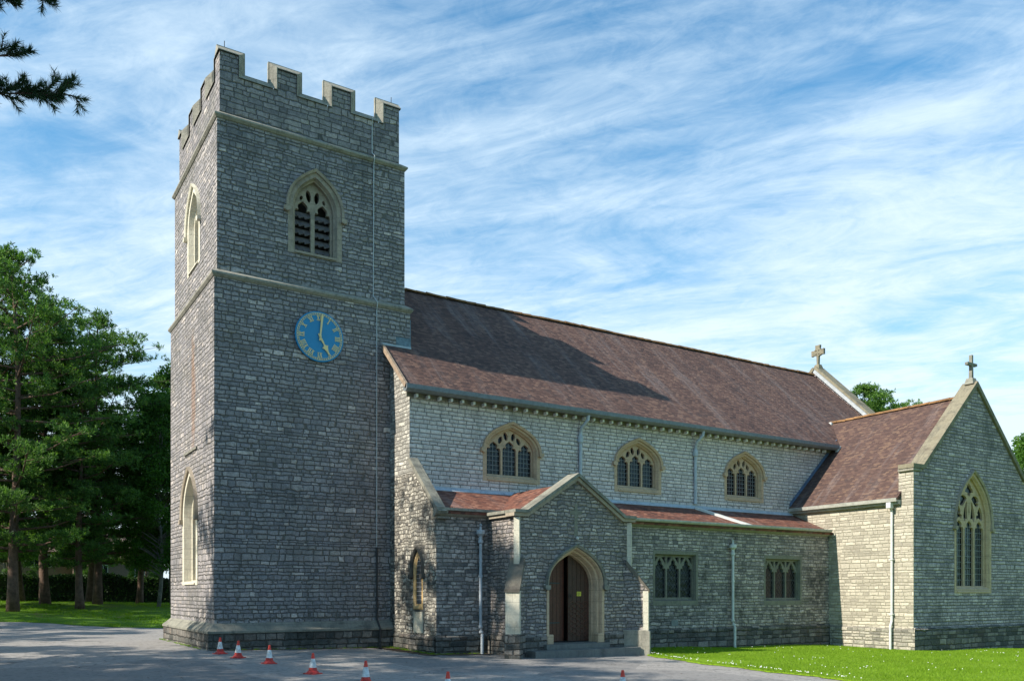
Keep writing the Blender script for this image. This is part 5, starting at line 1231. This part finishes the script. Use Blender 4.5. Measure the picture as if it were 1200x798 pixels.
# house beyond the hedge
hs = empty('house', (1.5, 66, 1.0), 'brick house with tiled roof glimpsed between the pines beyond the hedge', 'house')
m = MB(); m.box(-4.5, 1.5, 62.0, 70, 0.5, 5.6); m.box(1.5, 9.0, 61.0, 70, 0.5, 4.9); m.build('wall', BRICK, hs)
m = MB(); m.prism([(61.6, 5.45), (66, 8.6), (70.4, 5.45)], WEST(-4.8), 0, 6.5); m.build('roof', TILEH, hs)
m = MB(); m.prism([(60.6, 4.75), (65.5, 8.0), (70.4, 4.75)], WEST(1.72), 0, 7.7); m.build('roof', TILEH, hs)['label'] = 'lower pinkish tiled roof'
MB().box(-0.6, 0.1, 65.5, 66.3, 8.0, 9.6).build('chimney', BRICK, hs)
for x0, x1, z0, z1, y in ((-2.3, -0.2, 4.0, 5.2, 61.93), (6.3, 7.6, 3.2, 4.3, 60.93), (3.2, 4.4, 3.2, 4.3, 60.93), (-2.2, -0.4, 1.5, 2.8, 61.93)):
    w_ = MB().box(x0, x1, y, y+0.1, z0, z1).build('window', RENDERW, hs)
    m = MB(); n = 3
    for i in range(n): m.box(x0+0.07+(x1-x0-0.07)*i/n, x0+(x1-x0-0.07)*(i+1)/n, y-0.02, y+0.01, z0+0.08, z1-0.08)
    m.build('pane', HGLASS, w_)
# grass blades on the right lawn
def in_church(x, y): return (x < XT and y > YA-0.05) or (x >= XT-0.05 and y > YT-0.1) or (x < PXE+0.75 and y > YP-0.7)
def blades(name, n, x0, x1, y0, y1, size, mat, r):
    x = r.uniform(x0, x1, n); y = r.uniform(y0, y1, n)
    ok = np.array([not in_church(a, b) and a > lawn_edge_x(b)+0.10*math.sin(b*2.3)+0.06*math.sin(b*7.1)-0.05+0.12*math.sin(a*31)*math.sin(b*29) for a, b in zip(x, y)])
    x, y = x[ok], y[ok]; n = len(x)
    z = np.array([g_(a, b) for a, b in zip(x, y)])+0.04+0.02*np.sin(x*1.1+y*0.7)*np.minimum(1, np.maximum(0, (x-12.0)/2))
    P = np.stack([x, y, z], 1); a = r.uniform(0, 2*math.pi, n); h = size*r.uniform(0.6, 1.3, n)*(0.85+0.3*np.sin(x*0.9)*np.sin(y*1.3))
    sd = np.stack([np.cos(a), np.sin(a), np.zeros(n)], 1)*0.007; ln = np.stack([r.normal(0, 0.4, n)*h, r.normal(0, 0.4, n)*h, h], 1)
    V = np.stack([P-sd, P+sd, P+ln], 1).reshape(-1, 3)
    o = bpy.data.objects.new(name, mesh_np(name, V, np.arange(3*n).reshape(n, 3), mat)); C.objects.link(o); return o
tag(blades('grass', 230000, 10.5, 34, -17, -3.2, 0.06, BLADE, rng), 'short bright green grass of the sunlit lawn by the aisle wall', 'grass', kind='stuff')
def flowers():
    r = np.random.default_rng(9); n = 480; x = r.uniform(10.8, 30, n); y = r.uniform(-15, -3.6, n)
    keep = [not in_church(a, b) and a > lawn_edge_x(b)-0.02 and (math.sin(a*1.7)*math.sin(b*1.3+1) > 0.25 or a < lawn_edge_x(b)+0.5) for a, b in zip(x, y)]
    x, y = x[keep], y[keep]
    xe = []; ye = []
    for i in range(90):
        b = -5.5-r.uniform(0, 1)*9; xe.append(lawn_edge_x(b)+abs(r.normal(0, 0.12))); ye.append(b)
    x = np.concatenate([x, xe]); y = np.concatenate([y, ye])
    m = MB()
    for a, b in zip(x, y):
        z = g_(a, b)+0.10; s = r.uniform(0.007, 0.014)
        m.add([(a-s, b-s, z), (a+s, b-s, z+0.004), (a+s, b+s, z+0.008), (a-s, b+s, z+0.003), (a, b, z+0.02)], [(0, 1, 4), (1, 2, 4), (2, 3, 4), (3, 0, 4)])
    return m.build('daisies', plain('daisy_white', (0.7, 0.7, 0.66), 0.7), None)
tag(flowers(), 'tiny white daisies scattered through the bright lawn', 'flowers', kind='stuff')
# weeds and moss at the foot of the walls, tufts on the woodland lawn
def tufts(name, pts, size, mat, label, per=26):
    r = np.random.default_rng(12); Vs = []
    for (x, y, s) in pts:
        n = per; P = np.stack([x+r.normal(0, 0.09*s, n), y+r.normal(0, 0.09*s, n), np.full(n, g_(x, y)+0.0)], 1)
        a = r.uniform(0, 2*math.pi, n); h = size*s*r.uniform(0.5, 1.3, n); sd = np.stack([np.cos(a), np.sin(a), np.zeros(n)], 1)*0.010*s
        ln = np.stack([r.normal(0, 0.5, n)*h, r.normal(0, 0.5, n)*h, h], 1); Vs.append(np.stack([P-sd, P+sd, P+ln], 1).reshape(-1, 3))
    V = np.concatenate(Vs); o = bpy.data.objects.new(name, mesh_np(name, V, np.arange(len(V)).reshape(-1, 3), mat)); C.objects.link(o)
    return tag(o, label, 'weeds', kind='stuff')
rw = random.Random(4); pts = []
for i in range(70): pts.append((rw.uniform(-0.25, 5.6), -0.29-abs(rw.gauss(0, 0.03)), rw.uniform(0.15, 0.5)))
for i in range(40): pts.append((-0.29-abs(rw.gauss(0, 0.03)), rw.uniform(-0.2, 6.9), rw.uniform(0.15, 0.5)))
for i in range(45): pts.append((XN-0.10-abs(rw.gauss(0, 0.05)), rw.uniform(YA-0.1, -0.4), rw.uniform(0.2, 0.6)))
for i in range(30): pts.append((rw.uniform(5.7, 7.5), YA-0.12-abs(rw.gauss(0, 0.03)), rw.uniform(0.15, 0.5)))
tufts('weeds', pts, 0.12, BLADE, 'small weeds growing along the foot of the church walls')
pts = []
for i in range(2600):
    x = rw.uniform(-12, 8); pts.append((x, rw.uniform(north_edge(x)+0.1, 46), rw.uniform(0.7, 1.6)))
tufts('rough_grass', pts, 0.10, BLADE, 'uneven grass tufts over the shaded lawn under the pines', per=22)
r9 = random.Random(8); m = MB()
for i in range(420):
    if i < 260: x, y = (r9.uniform(-0.3, 5.7), -0.3-abs(r9.gauss(0, 0.35))) if i % 2 else (XN-0.1-abs(r9.gauss(0, 0.5)), r9.uniform(YA, -0.3))
    else: x, y = r9.uniform(-6, 11), r9.uniform(-14, -1.5)
    z = g_(x, y)+0.006; a = r9.uniform(0, 6.3); s_ = r9.uniform(0.012, 0.035); ca, sa_ = math.cos(a)*s_, math.sin(a)*s_
    m.add([(x-ca, y-sa_, z), (x+sa_*0.5, y-ca*0.5, z+0.004), (x+ca, y+sa_, z+0.006), (x-sa_*0.5, y+ca*0.5, z+0.012)], [(0, 1, 2), (0, 2, 3)])
tag(m.build('leaf_litter', plain('dead_leaves', (0.10, 0.065, 0.035), 0.9, var=0.5), None, recalc=False), 'small dead leaves and twigs scattered on the tarmac near the walls', 'leaf litter', kind='stuff')
# earth strip at the foot of the tower and aisle
m = MB()
def strip(m, pts, w0, w1, dz=0.006):
    vs = []
    for (x, y, nx, ny) in pts: vs += [(x, y, g_(x, y)+dz), (x+nx*w0*random.uniform(0.6, 1.2), y+ny*w1*random.uniform(0.6, 1.2), g_(x, y)+dz)]
    m.add(vs, [(2*i, 2*i+1, 2*i+3, 2*i+2) for i in range(len(pts)-1)])
strip(m, [(x, -0.2, 0, -1) for x in frange(-0.2, 5.8, 0.25)], 0, 0.28); m2 = m
strip(m, [(XN-0.02, y, -1, 0) for y in frange(YA-0.3, -0.2, 0.25)], 0.5, 0)
strip(m, [(x, YA-0.05, 0, -1) for x in frange(XN-0.3, 7.6, 0.25)], 0, 0.5)
tag(m.build('earth_strip', DIRT, None, recalc=False), kind='structure')
